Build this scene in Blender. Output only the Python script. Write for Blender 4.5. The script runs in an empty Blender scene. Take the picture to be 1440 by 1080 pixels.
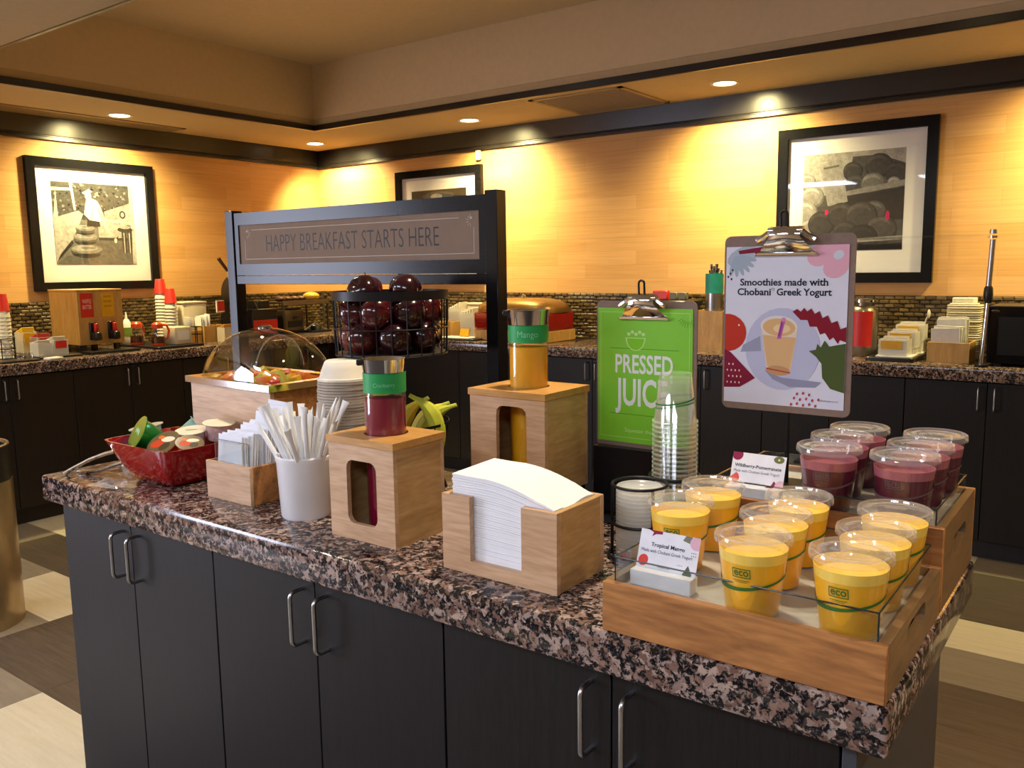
import bpy, bmesh, math, random
from mathutils import Vector, Matrix
random.seed(7)
PI = math.pi
SC = bpy.context.scene
COL = SC.collection

# ------------------------------------------------------------------ camera
cam_d = bpy.data.cameras.new('camera')
cam = bpy.data.objects.new('camera', cam_d); COL.objects.link(cam)
cam_d.sensor_width = 36.0
cam_d.lens = 36.0 * 1199.1 / 1440.0
cam_d.clip_start = 0.02
def cam_rot(yaw, pitch, roll):
    fwd = Vector((-math.sin(yaw)*math.cos(pitch), math.cos(yaw)*math.cos(pitch), math.sin(pitch)))
    right = Vector((math.cos(yaw), math.sin(yaw), 0)); up = right.cross(fwd)
    r = right*math.cos(roll) + up*math.sin(roll); u = -right*math.sin(roll) + up*math.cos(roll)
    return Matrix((r, u, -fwd)).transposed()
cam.matrix_world = Matrix.Translation((0, 0, 1.43)) @ cam_rot(math.radians(36.526), math.radians(-7.774), math.radians(-0.775)).to_4x4()
SC.camera = cam

# ------------------------------------------------------------------ world, daylight, exposure
w = bpy.data.worlds.new('world'); SC.world = w; w.use_nodes = True
w.node_tree.nodes['Background'].inputs[0].default_value = (0.62, 0.76, 1.0, 1)
w.node_tree.nodes['Background'].inputs[1].default_value = 1.0
SC.view_settings.view_transform = 'Standard'
SC.view_settings.look = 'None'
SC.view_settings.gamma = 1.0
SC.view_settings.use_curve_mapping = False
SC.view_settings.exposure = 0.0
SC.cycles.transparent_max_bounces = 40
SC.cycles.sample_clamp_indirect = 4.0
DAY = 150.0          # window daylight, watts per window
WASH = 215.0         # wall-washing downlight, watts
DOWN = 90.0         # downlight over the island, watts
COFFER = 45.0
FILL = 42.0        # cool fill panels added out of view, watts each
WARM = (1.0, 0.81, 0.36)
ISLE = (1.0, 0.83, 0.60)
def area_light(name, loc, rot, sx, sy, power, color):
    d = bpy.data.lights.new(name, 'AREA'); d.shape = 'RECTANGLE'; d.size = sx; d.size_y = sy
    d.energy = power; d.color = color
    o = bpy.data.objects.new(name, d); COL.objects.link(o); o.location = loc; o.rotation_euler = rot
    return o
area_light('window_daylight', (-5.74, -1.85, 1.35), (0, -PI/2, 0), 1.65, 1.7, DAY, (0.76, 0.80, 1.0))

# ------------------------------------------------------------------ mesh helpers
class MB:
    def __init__(s): s.v = []; s.f = []; s.c = []; s.col = None
    def add(s, vs, fs):
        b = len(s.v); s.v += [tuple(p) for p in vs]; s.f += [tuple(i+b for i in f) for f in fs]; s.c += [s.col]*len(fs); return s
    def box(s, x0, y0, z0, x1, y1, z1, M=None):
        vs = [Vector((x, y, z)) for z in (z0, z1) for y in (y0, y1) for x in (x0, x1)]
        if M: vs = [M @ p for p in vs]
        return s.add(vs, [(0,2,3,1),(4,5,7,6),(0,1,5,4),(2,6,7,3),(0,4,6,2),(1,3,7,5)])
    def lathe(s, prof, n=32, o=(0,0,0), M=None, close=False):
        vs = []; fs = []
        for r, z in prof:
            for k in range(n):
                a = 2*PI*k/n; p = Vector((o[0]+r*math.cos(a), o[1]+r*math.sin(a), o[2]+z))
                vs.append(M @ p if M else p)
        m = len(prof)
        for i in range(m-1 if not close else m):
            j = (i+1) % m
            for k in range(n):
                k2 = (k+1) % n
                fs.append((i*n+k, i*n+k2, j*n+k2, j*n+k))
        return s.add(vs, fs)
    def cyl(s, p0, p1, r0, r1=None, n=16, caps=True):
        r1 = r0 if r1 is None else r1
        p0 = Vector(p0); p1 = Vector(p1); M = Matrix.Translation(p0) @ (p1-p0).to_track_quat('Z', 'Y').to_matrix().to_4x4()
        L = (p1-p0).length
        prof = [(r0, 0), (r1, L)]
        if caps: prof = [(0, 0)] + prof + [(0, L)]
        return s.lathe(prof, n, M=M)
    def tube(s, pts, r, n=8, closed=False, flat=None):
        pts = [Vector(p) for p in pts]; m = len(pts); vs = []; fs = []
        rr = r if isinstance(r, (list, tuple)) else [r]*m
        up = Vector((0, 0, 1)); prev = None
        for i, p in enumerate(pts):
            if closed: t = pts[(i+1) % m] - pts[i-1]
            else: t = pts[min(i+1, m-1)] - pts[max(i-1, 0)]
            t.normalize()
            if prev is None:
                a = t.cross(up)
                if a.length < 1e-3: a = t.cross(Vector((1, 0, 0)))
            else: a = prev - t*prev.dot(t)
            a.normalize(); prev = a; b = t.cross(a)
            for k in range(n):
                g = 2*PI*k/n
                vs.append(p + a*rr[i]*math.cos(g)*(flat[0] if flat else 1) + b*rr[i]*math.sin(g)*(flat[1] if flat else 1))
        for i in range(m if closed else m-1):
            j = (i+1) % m
            for k in range(n): fs.append((i*n+k, i*n+(k+1) % n, j*n+(k+1) % n, j*n+k))
        if not closed:
            fs.append(tuple(range(n-1, -1, -1))); fs.append(tuple((m-1)*n+k for k in range(n)))
        return s.add(vs, fs)
    def ring(s, c, R, r, n=40, m=8):
        return s.tube([(c[0]+R*math.cos(2*PI*k/n), c[1]+R*math.sin(2*PI*k/n), c[2]) for k in range(n)], r, m, True)
    def ball(s, c, rx, ry=None, rz=None, n=16, m=10, M=None):
        ry = rx if ry is None else ry; rz = rx if rz is None else rz
        vs = []; fs = []
        for i in range(m+1):
            t = -PI/2 + PI*i/m
            for k in range(n):
                a = 2*PI*k/n
                p = Vector((c[0]+rx*math.cos(t)*math.cos(a), c[1]+ry*math.cos(t)*math.sin(a), c[2]+rz*math.sin(t)))
                vs.append(M @ p if M else p)
        for i in range(m):
            for k in range(n): fs.append((i*n+k, i*n+(k+1) % n, (i+1)*n+(k+1) % n, (i+1)*n+k))
        return s.add(vs, fs)
    def prism(s, poly, t0, t1, axis='z', M=None):
        n = len(poly); mk = {'z': lambda a, b, t: (a, b, t), 'y': lambda a, b, t: (a, t, b), 'x': lambda a, b, t: (t, a, b)}[axis]
        vs = [Vector(mk(a, b, t)) for t in (t0, t1) for a, b in poly]
        if M: vs = [M @ p for p in vs]
        fs = [tuple(range(n-1, -1, -1)), tuple(range(n, 2*n))] + [(i, (i+1) % n, n+(i+1) % n, n+i) for i in range(n)]
        return s.add(vs, fs)
    def holed(s, w, h, hole, t, axis='y', M=None):
        # panel (0..w, 0..h) of thickness t with a rounded rectangular hole (x0,z0,x1,z1,r)
        x0, z0, x1, z1, r = hole; cx, cz = (x0+x1)/2, (z0+z1)/2; a, b = (x1-x0)/2, (z1-z0)/2
        ang = sorted([2*PI*k/48 for k in range(48)] + [math.atan2(q-cz, p-cx) % (2*PI) for p in (0, w) for q in (0, h)])
        def inside(u, v):
            u, v = abs(u), abs(v)
            if u > a or v > b: return False
            return not (u > a-r and v > b-r and (u-a+r)**2+(v-b+r)**2 > r*r)
        inn = []; out = []
        for g in ang:
            c, d = math.cos(g), math.sin(g)
            lo, hi = 0, 2*max(a, b)
            for _ in range(30):
                m = (lo+hi)/2
                if inside(c*m, d*m): lo = m
                else: hi = m
            inn.append((cx+c*lo, cz+d*lo))
            ts = []
            if c > 1e-9: ts.append((w-cx)/c)
            if c < -1e-9: ts.append(-cx/c)
            if d > 1e-9: ts.append((h-cz)/d)
            if d < -1e-9: ts.append(-cz/d)
            m = min(ts); out.append((cx+c*m, cz+d*m))
        n = len(ang); mk = (lambda p, y: Vector((p[0], y, p[1]))) if axis == 'y' else (lambda p, y: Vector((y, p[0], p[1])))
        vs = [mk(p, y) for y in (0, t) for L in (inn, out) for p in L]
        if M: vs = [M @ p for p in vs]
        fs = []
        for i in range(n):
            j = (i+1) % n
            fs += [(i, n+i, n+j, j), (2*n+i, 2*n+j, 3*n+j, 3*n+i), (i, j, 2*n+j, 2*n+i), (n+i, 3*n+i, 3*n+j, n+j)]
        return s.add(vs, fs)
    def mesh(s, name, mat, bevel=0, smooth=True, seg=1, angle=38):
        me = bpy.data.meshes.new(name); me.from_pydata(s.v, [], s.f)
        if any(c is not None for c in s.c):
            at = me.attributes.new('print_color', 'FLOAT_COLOR', 'FACE')
            for i, c in enumerate(s.c):
                c = c or (1, 1, 1); at.data[i].color = (c[0], c[1], c[2], 1)
        bm = bmesh.new(); bm.from_mesh(me)
        bmesh.ops.remove_doubles(bm, verts=bm.verts, dist=1e-6)
        if s.col is None: bmesh.ops.recalc_face_normals(bm, faces=bm.faces)
        if bevel:
            ed = [e for e in bm.edges if len(e.link_faces) == 2 and e.calc_face_angle(0) > 0.9]
            bmesh.ops.bevel(bm, geom=ed, offset=bevel, segments=seg, affect='EDGES', profile=0.5)
        bm.to_mesh(me); bm.free()
        if smooth:
            me.polygons.foreach_set('use_smooth', [True]*len(me.polygons)); me.set_sharp_from_angle(angle=math.radians(angle))
        if mat: me.materials.append(mat)
        me.update(); return me
    def build(s, name, mat, parent=None, loc=(0,0,0), rot=(0,0,0), **kw):
        return obj(name, s.mesh(name, mat, **kw), parent, loc, rot)
def obj(name, me, parent=None, loc=(0,0,0), rot=(0,0,0)):
    o = bpy.data.objects.new(name, me); COL.objects.link(o); o.location = loc; o.rotation_euler = rot
    if parent: o.parent = parent
    return o
def tag(o, label, cat, group=None):
    o['label'] = label; o['category'] = cat
    if group: o['group'] = group
    return o
def thing(name, label, cat, loc=(0,0,0), rotz=0, group=None):
    o = bpy.data.objects.new(name, None); COL.objects.link(o); o.location = loc; o.rotation_euler = (0, 0, rotz)
    o.empty_display_size = 0.05
    return tag(o, label, cat, group)
def struct(o): o['kind'] = 'structure'; return o
def dup(root, loc, rot=None, label=None, group=None):
    r = root.copy(); COL.objects.link(r); r.location = loc
    if rot is not None: r.rotation_euler = rot if isinstance(rot, (tuple, list)) else (0, 0, rot)
    if label: r['label'] = label
    if group: r['group'] = group
    for ch in list(root.children):
        c = ch.copy(); COL.objects.link(c); c.parent = r
        for g in list(ch.children):
            d = g.copy(); COL.objects.link(d); d.parent = c
    return r
def rrect(x0, y0, x1, y1, r, n=5):
    P = []
    for cx, cy, a in ((x1-r, y1-r, 0), (x0+r, y1-r, PI/2), (x0+r, y0+r, PI), (x1-r, y0+r, 1.5*PI)):
        for k in range(n+1): g = a+PI/2*k/n; P.append((cx+r*math.cos(g), cy+r*math.sin(g)))
    return P
def ell(cx, cy, rx, ry=None, n=24, a=0):
    ry = rx if ry is None else ry; c, s_ = math.cos(a), math.sin(a)
    return [(cx+rx*math.cos(2*PI*k/n)*c-ry*math.sin(2*PI*k/n)*s_, cy+rx*math.cos(2*PI*k/n)*s_+ry*math.sin(2*PI*k/n)*c) for k in range(n)]

# ------------------------------------------------------------------ materials
MATS = {}
def srgb(h):
    h = h.lstrip('#'); c = [int(h[i:i+2], 16)/255 for i in (0, 2, 4)]
    return tuple(x/12.92 if x <= 0.04045 else ((x+0.055)/1.055)**2.4 for x in c)
def new_mat(name):
    m = bpy.data.materials.new(name); m.use_nodes = True; MATS[name] = m
    nt = m.node_tree; return m, nt, nt.nodes['Principled BSDF']
def N(nt, t, **kw):
    n = nt.nodes.new(t)
    for k, v in kw.items():
        if k in n.inputs: n.inputs[k].default_value = v
        else: setattr(n, k, v)
    return n
def plain(name, c, rough=0.5, metal=0.0, bump=0.0, bscale=200, var=0.06, vscale=30, spec=0.5, coat=0, trans=0, sss=0):
    if name in MATS: return MATS[name]
    if isinstance(c, str): c = srgb(c)
    m, nt, b = new_mat(name)
    b.inputs['Roughness'].default_value = rough; b.inputs['Metallic'].default_value = metal
    b.inputs['Specular IOR Level'].default_value = spec; b.inputs['Coat Weight'].default_value = coat
    b.inputs['Subsurface Weight'].default_value = sss
    b.inputs['Subsurface Scale'].default_value = 0.02
    tc = N(nt, 'ShaderNodeTexCoord'); no = N(nt, 'ShaderNodeTexNoise', Scale=vscale, Detail=3.0)
    nt.links.new(tc.outputs['Object'], no.inputs['Vector'])
    r = N(nt, 'ShaderNodeValToRGB')
    r.color_ramp.elements[0].position = 0.3; r.color_ramp.elements[1].position = 0.7
    r.color_ramp.elements[0].color = tuple(x*(1-var) for x in c)+(1,); r.color_ramp.elements[1].color = tuple(min(1, x*(1+var)) for x in c)+(1,)
    nt.links.new(no.outputs['Fac'], r.inputs['Fac']); nt.links.new(r.outputs['Color'], b.inputs['Base Color'])
    if bump:
        n2 = N(nt, 'ShaderNodeTexNoise', Scale=bscale, Detail=2.0); nt.links.new(tc.outputs['Object'], n2.inputs['Vector'])
        bp = N(nt, 'ShaderNodeBump', Strength=bump, Distance=0.002); nt.links.new(n2.outputs['Fac'], bp.inputs['Height']); nt.links.new(bp.outputs['Normal'], b.inputs['Normal'])
    return m
def wood(name, c0, c1, scale=(3, 40, 40), rough=0.45, dist=1.2, fine=0.35, coat=0.0, rnd=True):
    """long grain: small scale along the grain, big scale across it"""
    if name in MATS: return MATS[name]
    m, nt, b = new_mat(name)
    tc = N(nt, 'ShaderNodeTexCoord'); mp = N(nt, 'ShaderNodeMapping'); mp.inputs['Scale'].default_value = scale
    oi = N(nt, 'ShaderNodeObjectInfo'); ad = N(nt, 'ShaderNodeVectorMath', operation='ADD'); sc = N(nt, 'ShaderNodeVectorMath', operation='SCALE'); sc.inputs['Scale'].default_value = 13.7
    cb = N(nt, 'ShaderNodeCombineXYZ')
    for i in range(3): nt.links.new(oi.outputs['Random'], cb.inputs[i])
    nt.links.new(cb.outputs[0], sc.inputs[0]); nt.links.new(tc.outputs['Object'], mp.inputs['Vector'])
    nt.links.new(mp.outputs[0], ad.inputs[0]); nt.links.new(sc.outputs[0], ad.inputs[1])
    n1 = N(nt, 'ShaderNodeTexNoise', Scale=1.0, Detail=4.0, Distortion=dist); nt.links.new(ad.outputs[0], n1.inputs['Vector'])
    m2 = N(nt, 'ShaderNodeVectorMath', operation='SCALE'); m2.inputs['Scale'].default_value = 6.0; nt.links.new(ad.outputs[0], m2.inputs[0])
    n2 = N(nt, 'ShaderNodeTexNoise', Scale=1.0, Detail=2.0); nt.links.new(m2.outputs[0], n2.inputs['Vector'])
    mx = N(nt, 'ShaderNodeMix'); mx.inputs[0].default_value = fine
    nt.links.new(n1.outputs['Fac'], mx.inputs[2]); nt.links.new(n2.outputs['Fac'], mx.inputs[3])
    r = N(nt, 'ShaderNodeValToRGB'); e = r.color_ramp.elements
    e[0].position = 0.33; e[1].position = 0.68; e[0].color = srgb(c0)+(1,); e[1].color = srgb(c1)+(1,)
    nt.links.new(mx.outputs[0], r.inputs['Fac']); nt.links.new(r.outputs['Color'], b.inputs['Base Color'])
    bp = N(nt, 'ShaderNodeBump', Strength=0.12, Distance=0.001); nt.links.new(n2.outputs['Fac'], bp.inputs['Height']); nt.links.new(bp.outputs['Normal'], b.inputs['Normal'])
    b.inputs['Roughness'].default_value = rough; b.inputs['Coat Weight'].default_value = coat
    return m
def clear(name, tint=(1, 1, 1), base=0.04, edge=0.55, rough=0.04, milk=0.0, milkc=(0.9, 0.9, 0.88)):
    """thin clear plastic or glass: see-through, glossier at grazing angles, optionally a little milky"""
    if name in MATS: return MATS[name]
    m, nt, b = new_mat(name); nt.nodes.remove(b); out = nt.nodes['Material Output']
    tr = N(nt, 'ShaderNodeBsdfTransparent'); tr.inputs[0].default_value = tuple(tint)+(1,)
    gl = N(nt, 'ShaderNodeBsdfGlossy', Roughness=rough); gl.inputs[0].default_value = (1, 1, 1, 1)
    lw = N(nt, 'ShaderNodeLayerWeight', Blend=0.35); mr = N(nt, 'ShaderNodeMapRange')
    mr.inputs[3].default_value = base; mr.inputs[4].default_value = edge
    nt.links.new(lw.outputs['Facing'], mr.inputs[0]); mx = N(nt, 'ShaderNodeMixShader')
    sq = N(nt, 'ShaderNodeMath', operation='POWER'); sq.inputs[1].default_value = 2.5
    nt.links.new(lw.outputs['Facing'], sq.inputs[0]); nt.links.new(sq.outputs[0], mr.inputs[0])
    nt.links.new(mr.outputs[0], mx.inputs[0]); nt.links.new(tr.outputs[0], mx.inputs[1]); nt.links.new(gl.outputs[0], mx.inputs[2])
    last = mx
    if milk:
        df = N(nt, 'ShaderNodeBsdfDiffuse'); df.inputs[0].default_value = tuple(milkc)+(1,)
        m2 = N(nt, 'ShaderNodeMixShader'); m2.inputs[0].default_value = milk
        nt.links.new(mx.outputs[0], m2.inputs[1]); nt.links.new(df.outputs[0], m2.inputs[2]); last = m2
    nt.links.new(last.outputs[0], out.inputs[0]); return m
def print_mat(name, rough=0.45, mottle=0.0, mscale=60):
    if name in MATS: return MATS[name]
    m, nt, b = new_mat(name)
    at = N(nt, 'ShaderNodeAttribute', attribute_name='print_color'); b.inputs['Roughness'].default_value = rough; b.inputs['Specular IOR Level'].default_value = 0.2
    if mottle:
        tc = N(nt, 'ShaderNodeTexCoord'); no = N(nt, 'ShaderNodeTexNoise', Scale=mscale, Detail=5.0, Roughness=0.7); nt.links.new(tc.outputs['Object'], no.inputs['Vector'])
        mr = N(nt, 'ShaderNodeMapRange'); mr.inputs[1].default_value = 0.3; mr.inputs[2].default_value = 0.7
        mr.inputs[3].default_value = 1-mottle; mr.inputs[4].default_value = 1+mottle
        nt.links.new(no.outputs['Fac'], mr.inputs[0]); mu = N(nt, 'ShaderNodeVectorMath', operation='SCALE')
        nt.links.new(at.outputs['Color'], mu.inputs[0]); nt.links.new(mr.outputs[0], mu.inputs['Scale']); nt.links.new(mu.outputs[0], b.inputs['Base Color'])
    else: nt.links.new(at.outputs['Color'], b.inputs['Base Color'])
    return m
def granite(name):
    m, nt, b = new_mat(name); L = nt.links.new
    tc = N(nt, 'ShaderNodeTexCoord')
    wn = N(nt, 'ShaderNodeTexNoise', Scale=45.0, Detail=3.0); L(tc.outputs['Object'], wn.inputs['Vector'])
    ws = N(nt, 'ShaderNodeVectorMath', operation='SCALE'); ws.inputs['Scale'].default_value = 0.035; L(wn.outputs['Color'], ws.inputs[0])
    wa = N(nt, 'ShaderNodeVectorMath', operation='ADD'); L(tc.outputs['Object'], wa.inputs[0]); L(ws.outputs[0], wa.inputs[1])
    v1 = N(nt, 'ShaderNodeTexVoronoi', Scale=85.0); v1.feature = 'SMOOTH_F1'; v1.inputs['Smoothness'].default_value = 0.25; L(wa.outputs[0], v1.inputs['Vector'])
    sp = N(nt, 'ShaderNodeSeparateColor'); L(v1.outputs['Color'], sp.inputs[0])
    rc = N(nt, 'ShaderNodeValToRGB'); e = rc.color_ramp.elements
    e[0].position = 0.12; e[0].color = srgb('#6d5247')+(1,); e[1].position = 0.9; e[1].color = srgb('#b39a8a')+(1,)
    q = e.new(0.45); q.color = srgb('#8f7263')+(1,); q = e.new(0.7); q.color = srgb('#9d8a82')+(1,)
    L(sp.outputs[0], rc.inputs['Fac'])
    n2 = N(nt, 'ShaderNodeTexNoise', Scale=105.0, Detail=5.0, Roughness=0.66, Distortion=0.5); L(tc.outputs['Object'], n2.inputs['Vector'])
    k = N(nt, 'ShaderNodeMath', operation='MULTIPLY_ADD'); k.inputs[1].default_value = 0.16; L(sp.outputs[1], k.inputs[0]); L(n2.outputs['Fac'], k.inputs[2])
    bk = N(nt, 'ShaderNodeValToRGB'); bk.color_ramp.elements[0].position = 0.55; bk.color_ramp.elements[1].position = 0.62; L(k.outputs[0], bk.inputs['Fac'])
    n3 = N(nt, 'ShaderNodeTexNoise', Scale=230.0, Detail=2.0); L(tc.outputs['Object'], n3.inputs['Vector'])
    gk = N(nt, 'ShaderNodeValToRGB'); gk.color_ramp.elements[0].position = 0.55; gk.color_ramp.elements[1].position = 0.66
    gk.color_ramp.elements[0].color = srgb('#121114')+(1,); gk.color_ramp.elements[1].color = srgb('#4a484c')+(1,); L(n3.outputs['Fac'], gk.inputs['Fac'])
    mx = N(nt, 'ShaderNodeMix', data_type='RGBA'); L(bk.outputs[0], mx.inputs[0]); L(gk.outputs[0], mx.inputs[6]); L(rc.outputs[0], mx.inputs[7]); L(mx.outputs[2], b.inputs['Base Color'])
    b.inputs['Roughness'].default_value = 0.13; b.inputs['Specular IOR Level'].default_value = 0.45
    return m
def wallpaper(name, axis):
    m, nt, b = new_mat(name)
    tc = N(nt, 'ShaderNodeTexCoord'); sx = N(nt, 'ShaderNodeSeparateXYZ'); nt.links.new(tc.outputs['Object'], sx.inputs[0])
    cb = N(nt, 'ShaderNodeCombineXYZ'); nt.links.new(sx.outputs[axis], cb.inputs[0]); nt.links.new(sx.outputs[2], cb.inputs[1])
    br = N(nt, 'ShaderNodeTexBrick', Scale=1.0); br.offset = 0.37; br.inputs['Mortar Size'].default_value = 0.0008; br.inputs['Brick Width'].default_value = 0.62; br.inputs['Row Height'].default_value = 0.09
    br.inputs['Color1'].default_value = srgb('#d19f60')+(1,); br.inputs['Color2'].default_value = srgb('#dcac70')+(1,); br.inputs['Mortar'].default_value = srgb('#c3915a')+(1,)
    nt.links.new(cb.outputs[0], br.inputs['Vector'])
    mp = N(nt, 'ShaderNodeMapping'); mp.inputs['Scale'].default_value = (3, 90, 1); nt.links.new(cb.outputs[0], mp.inputs['Vector'])
    no = N(nt, 'ShaderNodeTexNoise', Scale=1.0, Detail=4.0); nt.links.new(mp.outputs[0], no.inputs['Vector'])
    mr = N(nt, 'ShaderNodeMapRange'); mr.inputs[1].default_value = 0.25; mr.inputs[2].default_value = 0.75; mr.inputs[3].default_value = 0.88; mr.inputs[4].default_value = 1.1
    nt.links.new(no.outputs['Fac'], mr.inputs[0]); mu = N(nt, 'ShaderNodeVectorMath', operation='SCALE')
    nt.links.new(br.outputs['Color'], mu.inputs[0]); nt.links.new(mr.outputs[0], mu.inputs['Scale']); nt.links.new(mu.outputs[0], b.inputs['Base Color'])
    b.inputs['Roughness'].default_value = 0.5; b.inputs['Specular IOR Level'].default_value = 0.3
    return m
GRAN = granite('granite_brown')
CAB = wood('wenge_laminate', '#0e0c0d', '#1f1a19', scale=(160, 160, 5), rough=0.45, dist=0.3, fine=0.6)
CAB.node_tree.nodes['Principled BSDF'].inputs['Specular IOR Level'].default_value = 0.3
CABIN = plain('cabinet_carcass', (0.006, 0.005, 0.005), 0.6)
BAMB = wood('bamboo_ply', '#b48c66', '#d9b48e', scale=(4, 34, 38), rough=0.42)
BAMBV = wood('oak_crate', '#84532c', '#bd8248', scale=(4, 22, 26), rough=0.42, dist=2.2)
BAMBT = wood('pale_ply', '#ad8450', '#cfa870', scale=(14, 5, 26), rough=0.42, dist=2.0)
STEEL = plain('brushed_steel', '#b9b9bb', 0.28, 1.0, var=0.04)
CHROME = plain('chrome', '#dedee0', 0.08, 1.0, var=0.02)
BLACKM = plain('black_metal', (0.006, 0.006, 0.007), 0.4, 0.0, var=0.1, spec=0.25)
BLACKP = plain('black_plastic', (0.010, 0.010, 0.011), 0.35, var=0.1)
BLACKW = plain('black_painted_wood', (0.006, 0.006, 0.007), 0.2, var=0.15, spec=0.18)
WHITEP = plain('white_paper', (0.86, 0.86, 0.86), 0.75, var=0.03)
WHITEC = plain('white_ceramic', (0.80, 0.80, 0.82), 0.25, var=0.02)
CREAM = plain('cream_plastic', '#d6cab0', 0.45, var=0.03)
RED = plain('red_plastic', '#c8231c', 0.4, var=0.04)
REDG = plain('red_glaze', '#9a0d10', 0.12, var=0.08, coat=0.5)
CLEAR = clear('clear_plastic', base=0.03, edge=0.6)
CLEARL = clear('clear_lid_plastic', base=0.06, edge=0.75, milk=0.12)
ACRYL = clear('clear_acrylic', tint=(0.93, 0.95, 0.95), base=0.05, edge=0.6, rough=0.02)
GLASS = clear('picture_glass', base=0.035, edge=0.7, rough=0.02)
MILKY = clear('milky_plastic', base=0.05, edge=0.5, rough=0.15, milk=0.30)
PRINT = print_mat('printed_sheet')
PHOTO = print_mat('photo_print', 0.5, 0.35, 45)
SIGNBR = plain('brown_sign_card', '#8a7564', 0.7, var=0.05, spec=0.15)

# ------------------------------------------------------------------ flat print
TXT = {}
def text_mesh(s, bold=0.0, serif=False):
    k = (s, bold, serif)
    if k in TXT: return TXT[k]
    cu = bpy.data.curves.new('lettering', 'FONT'); cu.body = s; cu.offset = bold; cu.resolution_u = 3; cu.fill_mode = 'BOTH' if hasattr(cu, 'fill_mode') and False else cu.fill_mode
    ob = bpy.data.objects.new('lettering', cu); COL.objects.link(ob)
    dg = bpy.context.evaluated_depsgraph_get(); ev = ob.evaluated_get(dg); me = ev.to_mesh()
    vs = [(v.co.x, v.co.y) for v in me.vertices]; fs = [tuple(p.vertices) for p in me.polygons]
    ev.to_mesh_clear(); bpy.data.objects.remove(ob); bpy.data.curves.remove(cu)
    if serif:   # little slabs on the stem ends
        from collections import Counter
        cn = Counter(tuple(sorted((f[i], f[(i+1) % len(f)]))) for f in fs for i in range(len(f)))
        yb = [0.0-bold, text_mesh('H', bold)[5], text_mesh('x', bold)[5], text_mesh('p', bold)[4]+0.0, text_mesh('l', bold)[5]]
        for (a, b), c in cn.items():
            if c != 1: continue
            (x0, y0), (x1, y1) = vs[a], vs[b]
            if abs(y0-y1) > 0.004 or not 0.05 < abs(x1-x0) < 0.17 or min(abs(y0-q) for q in yb) > 0.03: continue
            top_ = any(abs(y0-q) <= 0.03 for q in (yb[1], yb[2], yb[4])); lo, hi = sorted((x0, x1)); h_ = 0.042; e_ = 0.036
            n0 = len(vs); yy = (y0-h_, y0) if top_ else (y0, y0+h_)
            vs += [(lo-e_, yy[0]), (hi+e_, yy[0]), (hi+e_, yy[1]), (lo-e_, yy[1])]; fs.append((n0, n0+1, n0+2, n0+3))
    xs = [p[0] for p in vs]; ys = [p[1] for p in vs]
    TXT[k] = (vs, fs, min(xs), max(xs), min(ys), max(ys)); return TXT[k]
class Print:
    """flat printed artwork; u to the right, v up; layers stand a hair's breadth proud of each other"""
    def __init__(s, fn, step=0.000016): s.mb = MB(); s.mb.col = (1, 1, 1); s.fn = fn; s.k = 0; s.step = step
    def poly(s, pts, c, keep=False):
        if isinstance(c, str): c = srgb(c)
        if not keep: s.k += 1
        s.mb.col = c; s.mb.add([s.fn(u, v, s.k*s.step) for u, v in pts], [tuple(range(len(pts)))]); return s
    def rect(s, u0, v0, u1, v1, c, keep=False): return s.poly([(u0, v0), (u1, v0), (u1, v1), (u0, v1)], c, keep)
    def frame(s, u0, v0, u1, v1, t, c):
        s.rect(u0, v0, u1, v0+t, c); s.rect(u0, v1-t, u1, v1, c, True); s.rect(u0, v0, u0+t, v1, c, True); s.rect(u1-t, v0, u1, v1, c, True); return s
    def line(s, a, b, t, c, keep=True):
        d = Vector((b[0]-a[0], b[1]-a[1])).normalized()*t/2; n = (-d.y, d.x)
        return s.poly([(a[0]-n[0], a[1]-n[1]), (b[0]-n[0], b[1]-n[1]), (b[0]+n[0], b[1]+n[1]), (a[0]+n[0], a[1]+n[1])], c, keep)
    def text(s, t, u0, v0, u1, h, c, bold=0.0, tilt=0.0, serif=False):
        vs, fs, x0, x1, y0, y1 = text_mesh(t, bold, serif)
        if isinstance(c, str): c = srgb(c)
        s.k += 1; s.mb.col = c; ks = (u1-u0)/(x1-x0); cap = text_mesh('H', bold); kv = h/(cap[5]-cap[4])
        s.mb.add([s.fn(u0+(x-x0)*ks, v0+(y)*kv+tilt*(x-x0)*ks, s.k*s.step) for x, y in vs], fs); return s
    def build(s, name, parent, mat=None, **kw):
        return s.mb.build(name, mat or PRINT, parent, smooth=False, **kw)
def facing_front(x, y, z):  return lambda u, v, d: (x+u, y-d, z+v)       # sheet that faces -Y
def facing_room(x, y, z):   return lambda u, v, d: (x+d, y+u, z+v)       # sheet that faces +X

# ================================================================== THE ROOM
XL, YB, XR, YF = -5.77, 5.05, 3.4, -3.5      # inner faces of the walls
ZS, ZC = 2.43, 2.89                           # soffit underside, coffer ceiling
CX0, CX1, CY0, CY1 = -4.93, 2.6, 1.832, 4.29  # coffer opening
PAINT = plain('soffit_paint', '#b9a684', 0.85, var=0.03)
PAINTD = plain('ceiling_paint', '#cfbb9a', 0.85, var=0.03)
DARKTRIM = plain('dark_stained_trim', (0.012, 0.010, 0.009), 0.28, var=0.2)
WPB, WPL = wallpaper('wood_wallpaper_back', 0), wallpaper('wood_wallpaper_left', 1)
wall_back = struct(MB().box(XL-0.12, YB, 0, XR+0.12, YB+0.12, 3.0).build('wall_back', WPB))
wall_left = struct(MB().box(XL-0.12, -1.0, 0, XL, YB, 3.0).box(XL-0.12, YF-0.12, 0, XL, -1.0, 0.5).box(XL-0.12, YF-0.12, 2.2, XL, -1.0, 3.0).box(XL-0.12, YF-0.12, 0.5, XL, -2.7, 2.2).build('wall_left', WPL, smooth=False))
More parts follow.
